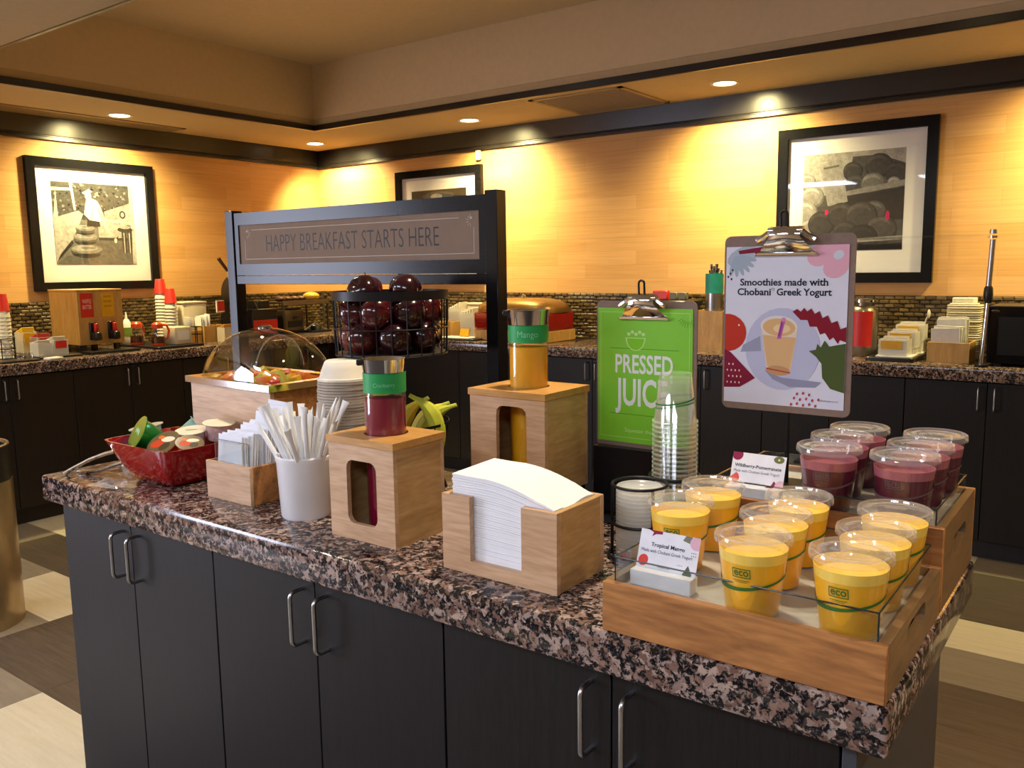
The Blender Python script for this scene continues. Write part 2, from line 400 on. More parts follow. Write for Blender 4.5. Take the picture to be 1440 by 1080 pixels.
struct(MB().box(XR, YF-0.12, 0, XR+0.12, YB, 3.0).build('wall_right', plain('plaster', '#b99a6f', 0.8)))
struct(MB().box(XL, YF-0.12, 0, XR, YF, 3.0).build('wall_front', MATS['plaster'], smooth=False))
cm = MB()
cm.box(XL, YF, ZS, XR, CY0, ZS+0.08).box(XL, CY1, ZS, XR, YB, ZS+0.08).box(XL, CY0, ZS, CX0, CY1, ZS+0.08).box(CX1, CY0, ZS, XR, CY1, ZS+0.08)
ceiling = struct(cm.build('ceiling', PAINT, smooth=False))
cm = MB(); t = 0.06
cm.box(CX0-t, CY0-t, ZS+0.081, CX0, CY1+t, ZC).box(CX1, CY0-t, ZS+0.081, CX1+t, CY1+t, ZC).box(CX0, CY0-t, ZS+0.081, CX1, CY0, ZC).box(CX0, CY1, ZS+0.081, CX1, CY1+t, ZC)
cm.box(CX0-t, CY0-t, ZC, CX1+t, CY1+t, ZC+0.06)
cm.build('coffer', PAINTD, ceiling, smooth=False)
# dark trims around the coffer and the dark crown band along the walls
struct(MB().box(CX0, CY0, ZS-0.004, CX0+0.02, CY1, ZS+0.036).build('trim_1', DARKTRIM, bevel=0.003))
struct(MB().box(CX0+0.02, CY1-0.02, ZS-0.004, CX1, CY1, ZS+0.036).build('trim_2', DARKTRIM, bevel=0.003))
struct(MB().box(CX0+0.02, CY0, ZS-0.004, CX1, CY0+0.02, ZS+0.036).build('trim_3', DARKTRIM, bevel=0.003))
crown = [(0, 2.285), (0.026, 2.285), (0.026, 2.303), (0.020, 2.308), (0.020, 2.312), (0.026, 2.316), (0.034, 2.43), (0, 2.43)]
struct(MB().prism([(YB-a, b) for a, b in crown], XL, XR, 'x').build('trim_4', DARKTRIM))
struct(MB().prism([(XL+a, b) for a, b in crown], YF, YB-0.034, 'y').build('trim_5', DARKTRIM))

# floor of long vinyl tiles, 0.60 x 0.306 m, in three tones
floor = struct(MB().box(XL, YF, -0.05, XR, YB, -0.0015).build('floor', plain('floor_screed', '#3d372f', 0.8)))
TILES = {'cream': wood('vinyl_cream', '#c9bfa2', '#d8cfb4', (5, 60, 1), 0.42, 0.2), 'taupe': wood('vinyl_taupe', '#7d7363', '#8d8372', (5, 60, 1), 0.45, 0.2), 'dark': wood('vinyl_dark', '#453c33', '#5f5448', (5, 90, 1), 0.45, 0.2)}
TM = {}
for k, m in TILES.items(): TM[k] = MB().box(0.0006, 0.0006, -0.0012, 0.5994, 0.3054, 0).mesh('tile', m, smooth=False)
known = {(0,-1): 'cream', (-1,-1): 'taupe', (0,0): 'dark', (-1,0): 'dark', (-2,0): 'taupe', (-2,1): 'cream', (-1,1): 'dark', (0,1): 'dark', (-3,1): 'taupe', (-3,2): 'dark', (-2,2): 'dark', (-4,2): 'taupe', (-4,3): 'cream', (-3,3): 'cream', (-1,2): 'dark',
         (4,7): 'cream', (5,7): 'cream', (4,6): 'taupe', (5,6): 'taupe', (4,5): 'dark', (5,5): 'dark', (4,4): 'dark', (4,8): 'dark', (5,8): 'dark', (4,9): 'dark', (5,9): 'dark', (4,10): 'taupe', (5,10): 'taupe', (3,7): 'cream', (3,8): 'dark', (3,9): 'taupe', (3,10): 'cream'}
rt = random.Random(3); rest = MB()
for i in range(-5, 11):
    for j in range(-8, 13):
        x, y = -2.965+0.6*i, 1.257+0.306*j
        if x < XL-0.01 or x+0.6 > XR or y < -1.3 or y+0.306 > YB: continue
        k = known.get((i, j)) or rt.choice(['cream', 'taupe', 'dark', 'dark'])
        obj('tile', TM[k], floor, (x, y, 0))

# mosaic backsplash: small proud tiles; the nearest ones one by one, the rest as one part
SPL = plain('mosaic_grout', '#44382a', 0.7)
def mosaic_mat(n, h, r): return plain(n, h, r, var=0.25, vscale=60)
MT = [mosaic_mat('mosaic_bronze', '#5c4a2c', 0.35), mosaic_mat('mosaic_olive', '#6a583a', 0.3), mosaic_mat('mosaic_umber', '#45371f', 0.35)]
TW, TH = 0.052, 0.0225
MB().box(XL+0.001, YB-0.006, 0.935, XR, YB-0.0005, 1.25).build('backsplash_panel', SPL, wall_back, smooth=False)
MB().box(XL+0.0005, 0.3, 0.935, XL+0.006, YB-0.006, 1.25).build('backsplash_panel', SPL, wall_left, smooth=False)
def tile_mb(mb, W, H, d, f):
    # bevelled little pillow tile: f maps (u, v, depth)
    i = 0.004
    vs = [f(0, 0, 0), f(W, 0, 0), f(W, H, 0), f(0, H, 0), f(i, i, d), f(W-i, i, d), f(W-i, H-i, d), f(i, H-i, d)]
    mb.add(vs, [(0,1,5,4), (1,2,6,5), (2,3,7,6), (3,0,4,7), (4,5,6,7)])
tms = []
for m in MT:
    for d in (0.004, 0.008): mb = MB(); tile_mb(mb, TW-0.003, TH-0.003, d, lambda u, v, q: (u, -q, v)); tms.append(mb.mesh('tile', m, smooth=False))
rs = [MB(), MB(), MB()]; ls = [MB(), MB(), MB()]; cnt = 0
cols = int((XR-XL)/TW)
for c in range(cols-1, -1, -1):
    for r in range(14):
        x = XL+0.01+c*TW+(TW/2 if r % 2 else 0); z = 0.9355+r*TH; q = rt.randrange(6)
        if -1.17 < x < -0.16 and cnt < 290: obj('tile', tms[q], wall_back, (x, YB-0.006, z)); cnt += 1
        elif x < 0.6: tile_mb(rs[q//2], TW-0.003, TH-0.003, (0.004, 0.008)[q % 2], lambda u, v, d, x=x, z=z: (x+u, YB-0.006-d, z+v))
for c in range(int((YB-1.2)/TW)):
    for r in range(14):
        y = 1.2+c*TW+(TW/2 if r % 2 else 0); z = 0.9355+r*TH; q = rt.randrange(6)
        if y+TW < YB-0.01: tile_mb(ls[q//2], TW-0.003, TH-0.003, (0.004, 0.008)[q % 2], lambda u, v, d, y=y, z=z: (XL+0.006+d, y+u, z+v))
for k in range(3):
    for mb, wll in ((rs[k], wall_back), (ls[k], wall_left)):
        o = mb.build('tile_field', MT[k], wll, smooth=False); o['kind'] = 'stuff'

# recessed downlights
GLOW, nt_, b_ = new_mat('lamp_lens'); b_.inputs['Emission Color'].default_value = (1, 0.86, 0.62, 1); b_.inputs['Emission Strength'].default_value = 14; b_.inputs['Base Color'].default_value = (0.9, 0.85, 0.7, 1)
RINGM = plain('lamp_ring', '#d9c9a4', 0.5)
dl0 = None
def downlight(x, y, z, label, power, cone=132, blend=1.0, tilt=None, group='recessed ceiling downlights', col=WARM):
    global dl0
    loc = (x, y, z)
    if dl0 is None:
        dl0 = thing('ceiling_light', label, 'ceiling light', loc, 0, group)
        MB().lathe([(0.062, -0.004), (0.078, -0.006), (0.084, 0.0), (0.062, 0.0)], 32, close=True).build('trim_ring', RINGM, dl0)
        MB().lathe([(0.0, -0.005), (0.045, -0.004), (0.062, -0.001), (0.0, 0.0)], 32).build('lens', GLOW, dl0)
        t_ = dl0
    else: t_ = dup(dl0, loc, 0, label, group)
    d = bpy.data.lights.new('downlight_lamp', 'SPOT'); d.energy = power; d.color = col; d.spot_size = math.radians(cone); d.spot_blend = blend; d.shadow_soft_size = 0.05
    o = bpy.data.objects.new('downlight_lamp', d); COL.objects.link(o); o.location = (x, y, z-0.02)
    if tilt: o.rotation_euler = tilt
    return t_
for x, y, l in ((-5.40, 4.70, 'recessed downlight in the soffit nearest the room corner'), (-3.79, 4.67, 'recessed downlight in the soffit above the small half-hidden picture'), (-1.96, 4.67, 'recessed downlight in the soffit beside the square ceiling vent, nearer the fruit picture'),
                (-0.13, 4.67, 'recessed downlight further along the back soffit past the fruit picture'), (1.70, 4.67, 'last recessed downlight at the far end of the back soffit')):
    downlight(x, y, ZS, l, WASH, tilt=(0.5, 0, 0))
for y, l in ((3.055, 'recessed downlight in the soffit above the waitress picture'), (1.25, 'recessed downlight over the side counter nearer the window')):
    downlight(-5.36, y, ZS, l, WASH, tilt=(0, 0.5, 0))
for x, l in ((-2.75, 'recessed downlight above the coffee-bar end of the island'), (-0.95, 'recessed downlight above the middle of the island'), (0.85, 'recessed downlight past the smoothie end of the island')):
    downlight(x, 1.60, ZS, l, DOWN, 120, 0.7, col=ISLE)
for x, l in ((-3.4, 'downlight in the raised coffer ceiling toward the corner'), (-0.8, 'downlight in the raised coffer ceiling behind the smoothies')):
    downlight(x, 3.1, ZC, l, COFFER, 150, 1.0)
# unseen cool fill panels added behind the camera to brighten the front faces
for x, nm in ((-3.6, 'nearest the window'), (-1.6, 'in the middle of the row'), (0.4, 'furthest from the window')):
    pl_ = thing('added_fill_panel', 'cool white fill panel added to the ceiling out of view, %s' % nm, 'ceiling light', (x, -1.1, ZS), 0, 'added fill panels')
    MB().box(-0.62, -0.32, -0.008, 0.62, -0.30, 0).box(-0.62, 0.30, -0.008, 0.62, 0.32, 0).box(-0.62, -0.30, -0.008, -0.60, 0.30, 0).box(0.60, -0.30, -0.008, 0.62, 0.30, 0).build('panel_frame', RINGM, pl_, smooth=False)
    MB().box(-0.60, -0.30, -0.003, 0.60, 0.30, 0).build('diffuser', plain('fill_diffuser', (0.8, 0.82, 0.85), 0.6), pl_, smooth=False)
    area_light('fill_lamp', (x, -1.1, ZS-0.012), (0, 0, 0), 1.2, 0.6, FILL, (0.80, 0.85, 1.0))
# ceiling vents
VENT = plain('vent_metal', '#8f7d60', 0.55)
def vent(x0, y0, x1, y1, n, along, label):
    v = thing('ceiling_vent', label, 'air vent', ((x0+x1)/2, (y0+y1)/2, ZS))
    a, b = (x1-x0)/2, (y1-y0)/2
    MB().box(-a, -b, -0.006, -a+0.03, b, 0).box(a-0.03, -b, -0.006, a, b, 0).box(-a, -b, -0.006, a, -b+0.03, 0).box(-a, b-0.03, -0.006, a, b, 0).build('vent_frame', VENT, v, smooth=False)
    MB().box(-a+0.03, -b+0.03, -0.0015, a-0.03, b-0.03, -0.0005).build('duct_shade', plain('vent_shade', '#54493a', 0.8), v, smooth=False)  # sheet in a darker vent colour, standing in for shade inside the duct
    for k in range(n):
        if along == 'x':
            y = -b+0.03+(2*b-0.06)*(k+0.5)/n; s = MB().box(-a+0.03, y-0.006, -0.005, a-0.03, y+0.004, -0.002)
        else:
            x = -a+0.03+(2*a-0.06)*(k+0.5)/n; s = MB().box(x-0.006, -b+0.03, -0.005, x+0.004, b-0.03, -0.002)
        s.build('slat', VENT, v, smooth=False)
vent(-3.08, 4.36, -2.44, 4.97, 22, 'x', 'square air vent set in the back soffit')
vent(-5.72, 2.30, -5.50, 3.62, 9, 'y', 'long narrow air vent behind the downlight over the batter dispenser')
tag(MB().box(-4.03, YB-0.03, 2.215, -3.985, YB-0.0005, 2.284).build('motion_sensor', CREAM, bevel=0.006), 'small cream motion sensor box under the dark crown band', 'sensor')

# ================================================================== BACK COUNTERS AND CABINETS
CT = 0.935
EX, EY = -5.03, 4.464        # front edges of the two wall counters
top = MB(); Lp = [(XL+0.009, 0.3), (EX, 0.3), (EX, EY), (2.6, EY), (2.6, YB-0.015), (XL+0.009, YB-0.015)]
wt = top.prism(Lp, CT-0.064, CT).build('wall_countertop', GRAN, bevel=0.006, seg=2)
tag(wt, 'dark brown granite L-shaped countertop along the two walls', 'countertop')
def handle_mb(L, out=0.032, r=0.0042):
    pts = [(0, 0, L/2)]
    for k in range(6): a = PI/2*k/5; pts.append((0, -out+0.012-0.012*math.sin(a), L/2-0.012+0.012*math.cos(a)) if False else (0, -(out-0.012)-0.012*math.sin(a), L/2-0.012+0.012*math.cos(a)))
    pts += [(p[0], p[1], -p[2]) for p in reversed(pts)]
    return MB().tube(pts, r, 10)
HM = handle_mb(0.108).mesh('handle', STEEL)
HMR = handle_mb(0.108).mesh('handle', STEEL)
def cabinet(x0, x1, yfront, depth, zt, label, group, rotz=0, origin=None, hz=0.79):
    """a base cabinet with two doors; local +y is its depth"""
    W = x1-x0
    c = thing('base_cabinet', label, 'cabinet', origin or (x0, yfront, 0), rotz, group)
    MB().box(0.001, 0.021, 0.10, W-0.001, depth, zt).box(0.001, 0.075, 0, W-0.001, depth, 0.10).build('body', CABIN if rotz or yfront > 3 else CABIN, c, smooth=False)
    for k in (0, 1):
        a = 0.002 if k == 0 else W/2+0.0015; b = W/2-0.0015 if k == 0 else W-0.002
        d = MB().box(a, 0, 0.105, b, 0.02, zt-0.006).build('door', CAB, c, bevel=0.0012)
        hx = W/2-0.034 if k == 0 else W/2+0.034
        obj('handle', HM, d, (hx, 0.0, hz))
    return c
for k in range(-4, 2):
    c0 = -0.561+0.716*k
    nm = {1: 'past the microwave', 0: 'under the microwave', -1: 'under the sweetener tray', -2: 'behind the smoothie clipboard', -3: 'behind the cup dispenser', -4: 'behind the orange juice bottle'}[k]
    cabinet(c0-0.358, c0+0.358, EY+0.028, 0.55, CT-0.065, 'dark two-door base cabinet along the back wall, %s' % nm, 'wall base cabinets')
cabinet(-5.050, -0.561-0.716*4-0.358, EY+0.028, 0.55, CT-0.065, 'dark base cabinet along the back wall at the inner corner', 'wall base cabinets')
for k, nm in ((-2, 'nearest the window'), (-1, 'beside the trash can'), (0, 'under the creamer tray'), (1, 'under the batter dispenser'), (2, 'under the cutlery boxes'), (3, 'in the corner')):
    c0 = 2.12+0.716*(k); y0 = c0-0.358; y1 = min(c0+0.358, EY-0.01)
    # local x runs along -y ... rotate so that the doors face +X
    cabinet(0, y1-y0, 0, 0.70, CT-0.065, 'dark two-door base cabinet along the side wall, %s' % nm, 'wall base cabinets', PI/2, (EX-0.028, y0, 0))

# ================================================================== THE ISLAND
IX0, IX1, IY0, IY1, IT = -2.244, -0.204, 0.995, 1.608, 0.92
tag(MB().box(IX0, IY0, IT-0.066, IX1, IY1, IT).build('island_countertop', GRAN, bevel=0.007, seg=2), 'speckled brown granite top of the breakfast island', 'countertop')
for x0, x1, nm in ((-2.216, -1.567, 'under the creamer bowl'), (-1.567, -0.915, 'under the red juice box'), (-0.915, -0.263, 'under the smoothie trays')):
    cabinet(x0, x1, IY0+0.035, 0.545, IT-0.067, 'dark two-door island cabinet %s' % nm, 'island cabinets', hz=0.765)
tag(MB().box(-0.262, IY0+0.035, 0, -0.244, IY1-0.028, IT-0.067).build('end_panel', plain('slate_laminate', '#3b3d42', 0.4, var=0.08), bevel=0.001), 'grey laminate panel closing the smoothie end of the island', 'panel')

# ================================================================== PICTURES ON THE WALLS
def picture(x, y, z0, z1, wd, facing, label, art):
    p = thing('framed_picture', label, 'picture', (x, y, z0), 0 if facing == 'f' else PI/2, 'framed black and white photographs')
    H = z1-z0; t = 0.056; d = 0.034
    # local: sheet faces -y, u along x
    f = MB()
    f.box(0, -d, 0, wd, -0.001, t).box(0, -d, H-t, wd, -0.001, H).box(0, -d, t, t, -0.001, H-t).box(wd-t, -d, t, wd, -0.001, H-t)
    f.build('frame', BLACKW, p, smooth=False)
    MB().box(t, -0.010, t, wd-t, -0.002, H-t).build('mat_board', plain('mat_board', '#efeeee', 0.8, var=0.01), p, smooth=False)
    pr = Print(lambda u, v, q: (u, -0.0102-q, v)); art(pr, wd, H); pr.build('photo', p, PHOTO)
    MB().box(t, -0.020, t, wd-t, -0.018, H-t).build('pane', GLASS, p, smooth=False)
    return p
def g(v): v = v*0.72; return (v, v*0.97, v*0.92)
def art_diner(p, W, H):
    u0, u1, v0, v1 = 0.155, 0.712, 0.172, 0.71
    w, h = u1-u0, v1-v0; R = random.Random(5)
    P = lambda a, b: (u0+a*w, v0+b*h)
    def q(pts, c): p.poly([P(a, b) for a, b in pts], g(c))
    q([(0,0),(1,0),(1,1),(0,1)], 0.22)
    q([(0,0.55),(0.95,0.55),(0.95,1),(0,1)], 0.10)
    for k in range(150):
        a, b = R.uniform(0.02, 0.92), R.uniform(0.58, 0.98); r = R.uniform(0.008, 0.026)
        q([(a+r*x, b+r*y*0.8) for x, y in ell(0, 0, 1, 0.7, 7, R.uniform(0, 3))], R.choice([0.02, 0.05, 0.16, 0.3, 0.45, 0.03]))
    q([(0,0.93),(0.24,0.93),(0.24,0.90),(0,0.89)], 0.75)
    q([(0.215,1),(0.25,1),(0.275,0.66),(0.25,0.66)], 0.8)
    q([(0,0.55),(0.05,0.9),(0.06,0.55)], 0.6)
    q([(0.62,0.66),(0.95,0.78),(0.95,0.55),(0.62,0.53)], 0.42)
    q([(0.78,0.55),(0.9,0.72),(0.98,0.66),(0.98,0.5)], 0.55)
    q([(0.6,0.53),(0.98,0.5),(0.98,0.55),(0.6,0.57)], 0.6)
    q([(0.53,0.3),(0.9,0.3),(0.9,0.52),(0.53,0.53)], 0.5)
    q([(0.53,0.3),(0.9,0.3),(0.9,0.335),(0.53,0.335)], 0.06)
    q([(0,0.02),(0,0.56),(0.3,0.66),(0.36,0.62),(0.2,0.28),(0.04,0.1)], 0.55)
    q([(0.02,0.05),(0.05,0.12),(0.2,0.3),(0.22,0.26)], 0.05)
    q([(0,0),(0.55,0),(0.5,0.12),(0.12,0.1)], 0.16)
    q([(0.5,0),(1,0),(1,0.3),(0.5,0.3)], 0.17)
    q([(0.95,0),(1,0),(1,1),(0.95,1)], 0.7)
    for b, s in ((0.19, 0.19), (0.34, 0.15), (0.45, 0.12)):
        q(ell(0.37, b-0.05, s*0.9, s*0.34), 0.05); q([(0.37-s*0.9, b-0.06), (0.37+s*0.9, b-0.06), (0.37+s, b), (0.37-s, b)], 0.12); q(ell(0.37, b, s, s*0.30), 0.30); q(ell(0.35, b+0.010, s*0.80, s*0.19), 0.48); q(ell(0.39, b+0.014, s*0.5, s*0.08), 0.26)
    q([(0.39,0.47),(0.56,0.47),(0.55,0.56),(0.41,0.58)], 0.04)
    q([(0.37,0.62),(0.40,0.78),(0.46,0.82),(0.54,0.79),(0.585,0.70),(0.57,0.53),(0.43,0.55)], 1.1); q([(0.44,0.55),(0.46,0.70),(0.49,0.72),(0.47,0.54)], 0.75)
    q([(0.53,0.68),(0.58,0.72),(0.63,0.55),(0.68,0.42),(0.72,0.37),(0.69,0.34),(0.60,0.48)], 0.62)
    q(ell(0.425, 0.845, 0.048, 0.06), 0.55); q(ell(0.40, 0.86, 0.05, 0.065, a=0.3), 0.08); q(ell(0.43, 0.84, 0.035, 0.045), 0.6)
    q([(0.36,0.88),(0.45,0.93),(0.49,0.90),(0.40,0.86)], 0.85)
    q([(0.70,0.30),(0.78,0.36),(0.76,0.26)], 0.05); q(ell(0.74, 0.30, 0.02, 0.03), 0.75)
    for a in (0.83, 0.90): q([(a,0.14),(a+0.05,0.14),(a+0.06,0.42),(a-0.01,0.42)], 0.07); q([(a+0.015,0.14),(a+0.03,0.14),(a+0.03,0.4),(a+0.015,0.4)], 0.6)
    q(ell(0.87, 0.44, 0.1, 0.035), 0.06); q(ell(0.87, 0.47, 0.07, 0.02), 0.45); q(ell(0.85, 0.63, 0.04, 0.05), 0.05); q(ell(0.85, 0.63, 0.022, 0.03), 0.5)
def art_fruit(p, W, H):
    u0, u1, v0, v1 = 0.146, 0.69, 0.18, 0.722
    w, h = u1-u0, v1-v0
    P = lambda a, b: (u0+a*w, v0+b*h)
    def q(pts, c): p.poly([P(min(1, max(0, a)), min(1, max(0, b))) for a, b in pts], g(c))
    q([(0,0),(1,0),(1,1),(0,1)], 0.10); q([(0,0.55),(0.45,0.6),(0.5,1),(0,1)], 0.52); q([(0.45,0.95),(0.5,1),(1,1),(1,0.85),(0.75,0.95)], 0.5)
    def ball(a, b, r, c, hl=True):
        q(ell(a, b, r, r*0.95), c*0.5); q(ell(a-0.006, b+0.012, r*0.92, r*0.86), c)
        if hl: q(ell(a-r*0.15, b+r*0.32, r*0.72, r*0.5), c*1.7); q(ell(a-r*0.1, b+r*0.12, r*0.7, r*0.45), c*1.05)
    for a, b, r, c in ((0.04,0.72,0.09,0.4), (0.1,0.56,0.12,0.42), (0.03,0.4,0.13,0.45), (0.1,0.22,0.13,0.4), (0.5,0.80,0.10,0.06), (0.53,0.66,0.11,0.07), (0.75,0.84,0.13,0.07), (0.70,0.66,0.12,0.2), (0.92,0.76,0.11,0.06), (0.9,0.66,0.06,0.35)): ball(a, b, r, c)
    q([(0.38,0.55),(1,0.63),(1,0.69),(0.4,0.6)], 0.35); q([(0.3,0.3),(1,0.3),(1,0.62),(0.42,0.55)], 0.035)
    q([(0.16,0.9),(0.38,0.93),(0.46,0.5),(0.26,0.46)], 0.42); q([(0.2,0.86),(0.36,0.88),(0.365,0.86),(0.21,0.84)], 0.15)
    for a, b, r, c in ((0.2,0.28,0.14,0.05), (0.4,0.36,0.14,0.06), (0.72,0.38,0.12,0.12), (0.6,0.34,0.16,0.07), (0.8,0.2,0.15,0.09), (0.45,0.18,0.13,0.05), (0.62,0.12,0.15,0.03)): ball(a, b, r, c)
    q([(0,0),(1,0),(1,0.07),(0,0.05)], 0.02); q([(0.3,0.07),(1,0.1),(1,0.14),(0.3,0.11)], 0.45)
    p.poly([P(a, b) for a, b in ell(0.25, 0.40, 0.018, 0.03)], '#c2185b'); p.poly([P(a, b) for a, b in ell(0.85, 0.34, 0.02, 0.05)], '#c2185b')
def art_table(p, W, H):
    u0, u1, v0, v1 = 0.155, 0.71, 0.17, 0.71
    p.rect(u0, v0, u1, v1, g(0.03)); p.poly(ell((u0+u1)/2, v1-0.045, 0.16, 0.03), g(0.10)); p.poly(ell((u0+u1)/2-0.02, v1-0.05, 0.06, 0.02), g(0.5)); p.poly(ell((u0+u1)/2, v0+0.22, 0.2, 0.12), g(0.14))
    p.poly(ell((u0+u1)/2, v0+0.25, 0.14, 0.07), g(0.4))
picture(XL, 2.62, 1.318, 2.175, 0.868, 'r', 'black framed photo of a waitress at a diner counter, on the side wall', art_diner)
picture(-1.771, YB, 1.32, 2.193, 0.850, 'f', 'black framed photo of piled dark fruit, behind the smoothie clipboard', art_fruit)
picture(-4.844, YB, 1.32, 2.185, 0.868, 'f', 'black framed photo half hidden behind the breakfast sign', art_table)

# ================================================================== ON THE ISLAND
# ---- juice bottle boxes
def juice_box(x0, y0, x1, y1, z0, ztop, bc, bz, juice, label, blabel, script, hole):
    W, D, H = x1-x0, y1-y0, ztop-z0; t = 0.010; lid = 0.014
    b = thing('bottle_box', label, 'wooden box', (x0, y0, z0), 0, 'wooden juice bottle boxes')
    hx0, hz0, hx1, hz1 = hole
    MB().holed(W, H-lid, (hx0-x0, hz0-z0, hx1-x0, hz1-z0, 0.016), t).build('front_panel', BAMB, b, smooth=False)
    MB().box(0, D-t, 0, W, D, H-lid).build('back_panel', BAMB, b)
    MB().box(0, t, 0, t, D-t, H-lid).build('side_panel', BAMBT, b)
    MB().box(W-t, t, 0, W, D-t, H-lid).build('side_panel', BAMBT, b)
    MB().box(t, t, 0.003, W-t, D-t, 0.012).build('bottom_panel', BAMB, b)
    o = 0.003; r = 0.0425
    # lid with a round hole, as a holed panel laid flat
    lm = MB().holed(W+2*o, D+2*o, (bc[0]-x0+o-r, bc[1]-y0+o-r, bc[0]-x0+o+r, bc[1]-y0+o+r, r-1e-4), lid-0.001, 'y', Matrix(((1, 0, 0, -o), (0, 0, 1, -o), (0, 1, 0, H-lid+0.001), (0, 0, 0, 1))))
    lm.build('lid', wood('lid_ply', '#b1803f', '#d29e5a', (5, 30, 34), 0.35), b, smooth=False)
    j = thing('juice_bottle', blabel, 'bottle', (bc[0], bc[1], z0+0.013), 0, 'juice carafes')
    hb = bz[3]-z0-0.013; h1 = bz[0]-z0-0.013; h2 = bz[1]-z0-0.013; h3 = bz[2]-z0-0.013
    MB().lathe([(0, 0), (0.036, 0), (0.040, 0.006), (0.040, h1-0.004), (0.0385, h1+0.004), (0.0385, h2), (0.0385, h2+0.004)], 40).build('glass', clear('bottle_glass', base=0.05, edge=0.6), j)
    MB().lathe([(0, 0.004), (0.036, 0.004), (0.0385, 0.008), (0.0385, h1-0.010), (0.034, h1-0.008), (0, h1-0.008)], 40).build('juice', juice, j)
    if script == 'Cranberry':
        sl = MB(); A1 = math.atan2(-bc[1], -bc[0])+0.35
        for i in range(9):
            for jj in range(3):
                a = A1-0.3+0.30*jj; z_ = 0.016+0.0095*i; rr_ = 0.0403; cs = [(a-0.11+0.055*q, z_+0.012*abs(q-2)/2) for q in range(5)]
                sl.add([(rr_*math.cos(u), rr_*math.sin(u), v+d) for u, v in cs for d in (0, 0.0034)], [(2*q, 2*q+2, 2*q+3, 2*q+1) for q in range(4)])
        sl.build('sleeve_print', plain('lilac_ink', '#a894b4', 0.5), j, smooth=False)
    MB().lathe([(0.0390, h1), (0.0408, h1), (0.0412, h2), (0.0390, h2)], 40, close=True).build('band', plain('green_silicone', '#1d9a4f', 0.5), j)
    tm = text_mesh(script, 0.0); mb = MB(); k = 0.042/(tm[3]-tm[2])
    A = math.atan2(-bc[1], -bc[0])-0.55
    mb.add([(0.0415*math.cos(A+(p[0]-tm[2])*k/0.041), 0.0415*math.sin(A+(p[0]-tm[2])*k/0.041), (h1+h2)/2-0.006+p[1]*k*1.1) for p in tm[0]], tm[1])
    mb.build('lettering', plain('pale_green_ink', '#7fcf9c', 0.5), j, smooth=False)
    MB().lathe([(0.0385, h2+0.001), (0.0405, h2+0.001), (0.0430, hb-0.003), (0.0434, hb), (0.0415, hb), (0.036, hb-0.012), (0, hb-0.014)], 40).build('steel_collar', CHROME, j)
    a = math.atan2(-bc[1], -bc[0])-1.6
    MB().box(0.036, -0.010, hb-0.012, 0.052, 0.010, hb-0.001, Matrix.Rotation(a, 4, 'Z')).build('spout', BLACKP, j, bevel=0.002)
    return b
BERRYJ = plain('berry_juice', '#7a1330', 0.25, var=0.04); ORANGEJ = plain('orange_juice', '#dfa01a', 0.3, var=0.04)
juice_box(-1.244, 1.083, -1.072, 1.222, IT, 1.118, (-1.160, 1.156), (1.198, 1.236, 1.24, 1.262), BERRYJ, 'pale wooden box holding the dark red juice bottle', 'dark red juice bottle with steel top and green band', 'Cranberry', (-1.196, 0.952, -1.117, 1.075))
juice_box(-1.088, 1.325, -0.905, 1.482, 0.984, 1.190, (-1.000, 1.408), (1.281, 1.315, 1.32, 1.346), ORANGEJ, 'pale wooden box holding the orange juice bottle', 'orange juice bottle with steel top and green band', 'Mango', (-1.022, 1.020, -0.948, 1.160))
tag(MB().box(-1.095, 1.33, IT, -0.908, 1.478, 0.984).build('riser_block', BLACKW, bevel=0.002), 'black riser block under the orange juice box', 'riser')
# pattern seen through the window of the front box: a printed sleeve on the bottle
# ---- napkin holder and napkins
nx0, nx1, ny0, ny1 = -0.940, -0.706, 1.064, 1.208
nh = thing('napkin_holder', 'wooden napkin holder with open front slot', 'napkin holder', (nx0, ny0, IT)); W, D, H, t = nx1-nx0, ny1-ny0, 0.132, 0.011
fp = [(0, 0), (W, 0), (W, H), (W-0.068, H), (W-0.068, 0.022), (0.060, 0.022), (0.060, H), (0, H)]
# notched front panel in three pieces of one board
MB().box(0, 0, 0, W, t, 0.022).box(0, 0, 0.022, 0.060, t, H).box(W-0.068, 0, 0.022, W, t, H).build('front_panel', BAMB, nh, smooth=False)
MB().box(0, D-t, 0, W, D, H).build('back_panel', BAMB, nh, bevel=0.001)
MB().box(0, t, 0, t, D-t, H).build('side_panel', BAMBT, nh, bevel=0.001); MB().box(W-t, t, 0, W, D-t, H).build('side_panel', BAMBT, nh, bevel=0.001)
MB().box(t, t, 0.0, W-t, D-t, 0.009).build('bottom_panel', BAMB, nh)
NAP = plain('napkin_paper', (0.84, 0.84, 0.86), 0.85, var=0.02, bump=0.1, bscale=300)
NN = 38; NX = 12
def nap_z(k, u, v):
    f = k/NN; sag = -f*f*0.063*max(0, u-0.32)**1.6
    edge = 0.0022*f*f*math.sin(v*9+1) if u > 0.85 else 0
    return IT+0.0095+0.0041*k+sag+edge+f*f*0.004*v+(0.0005*math.sin(u*9+k*0.9) if k > 3 else 0)
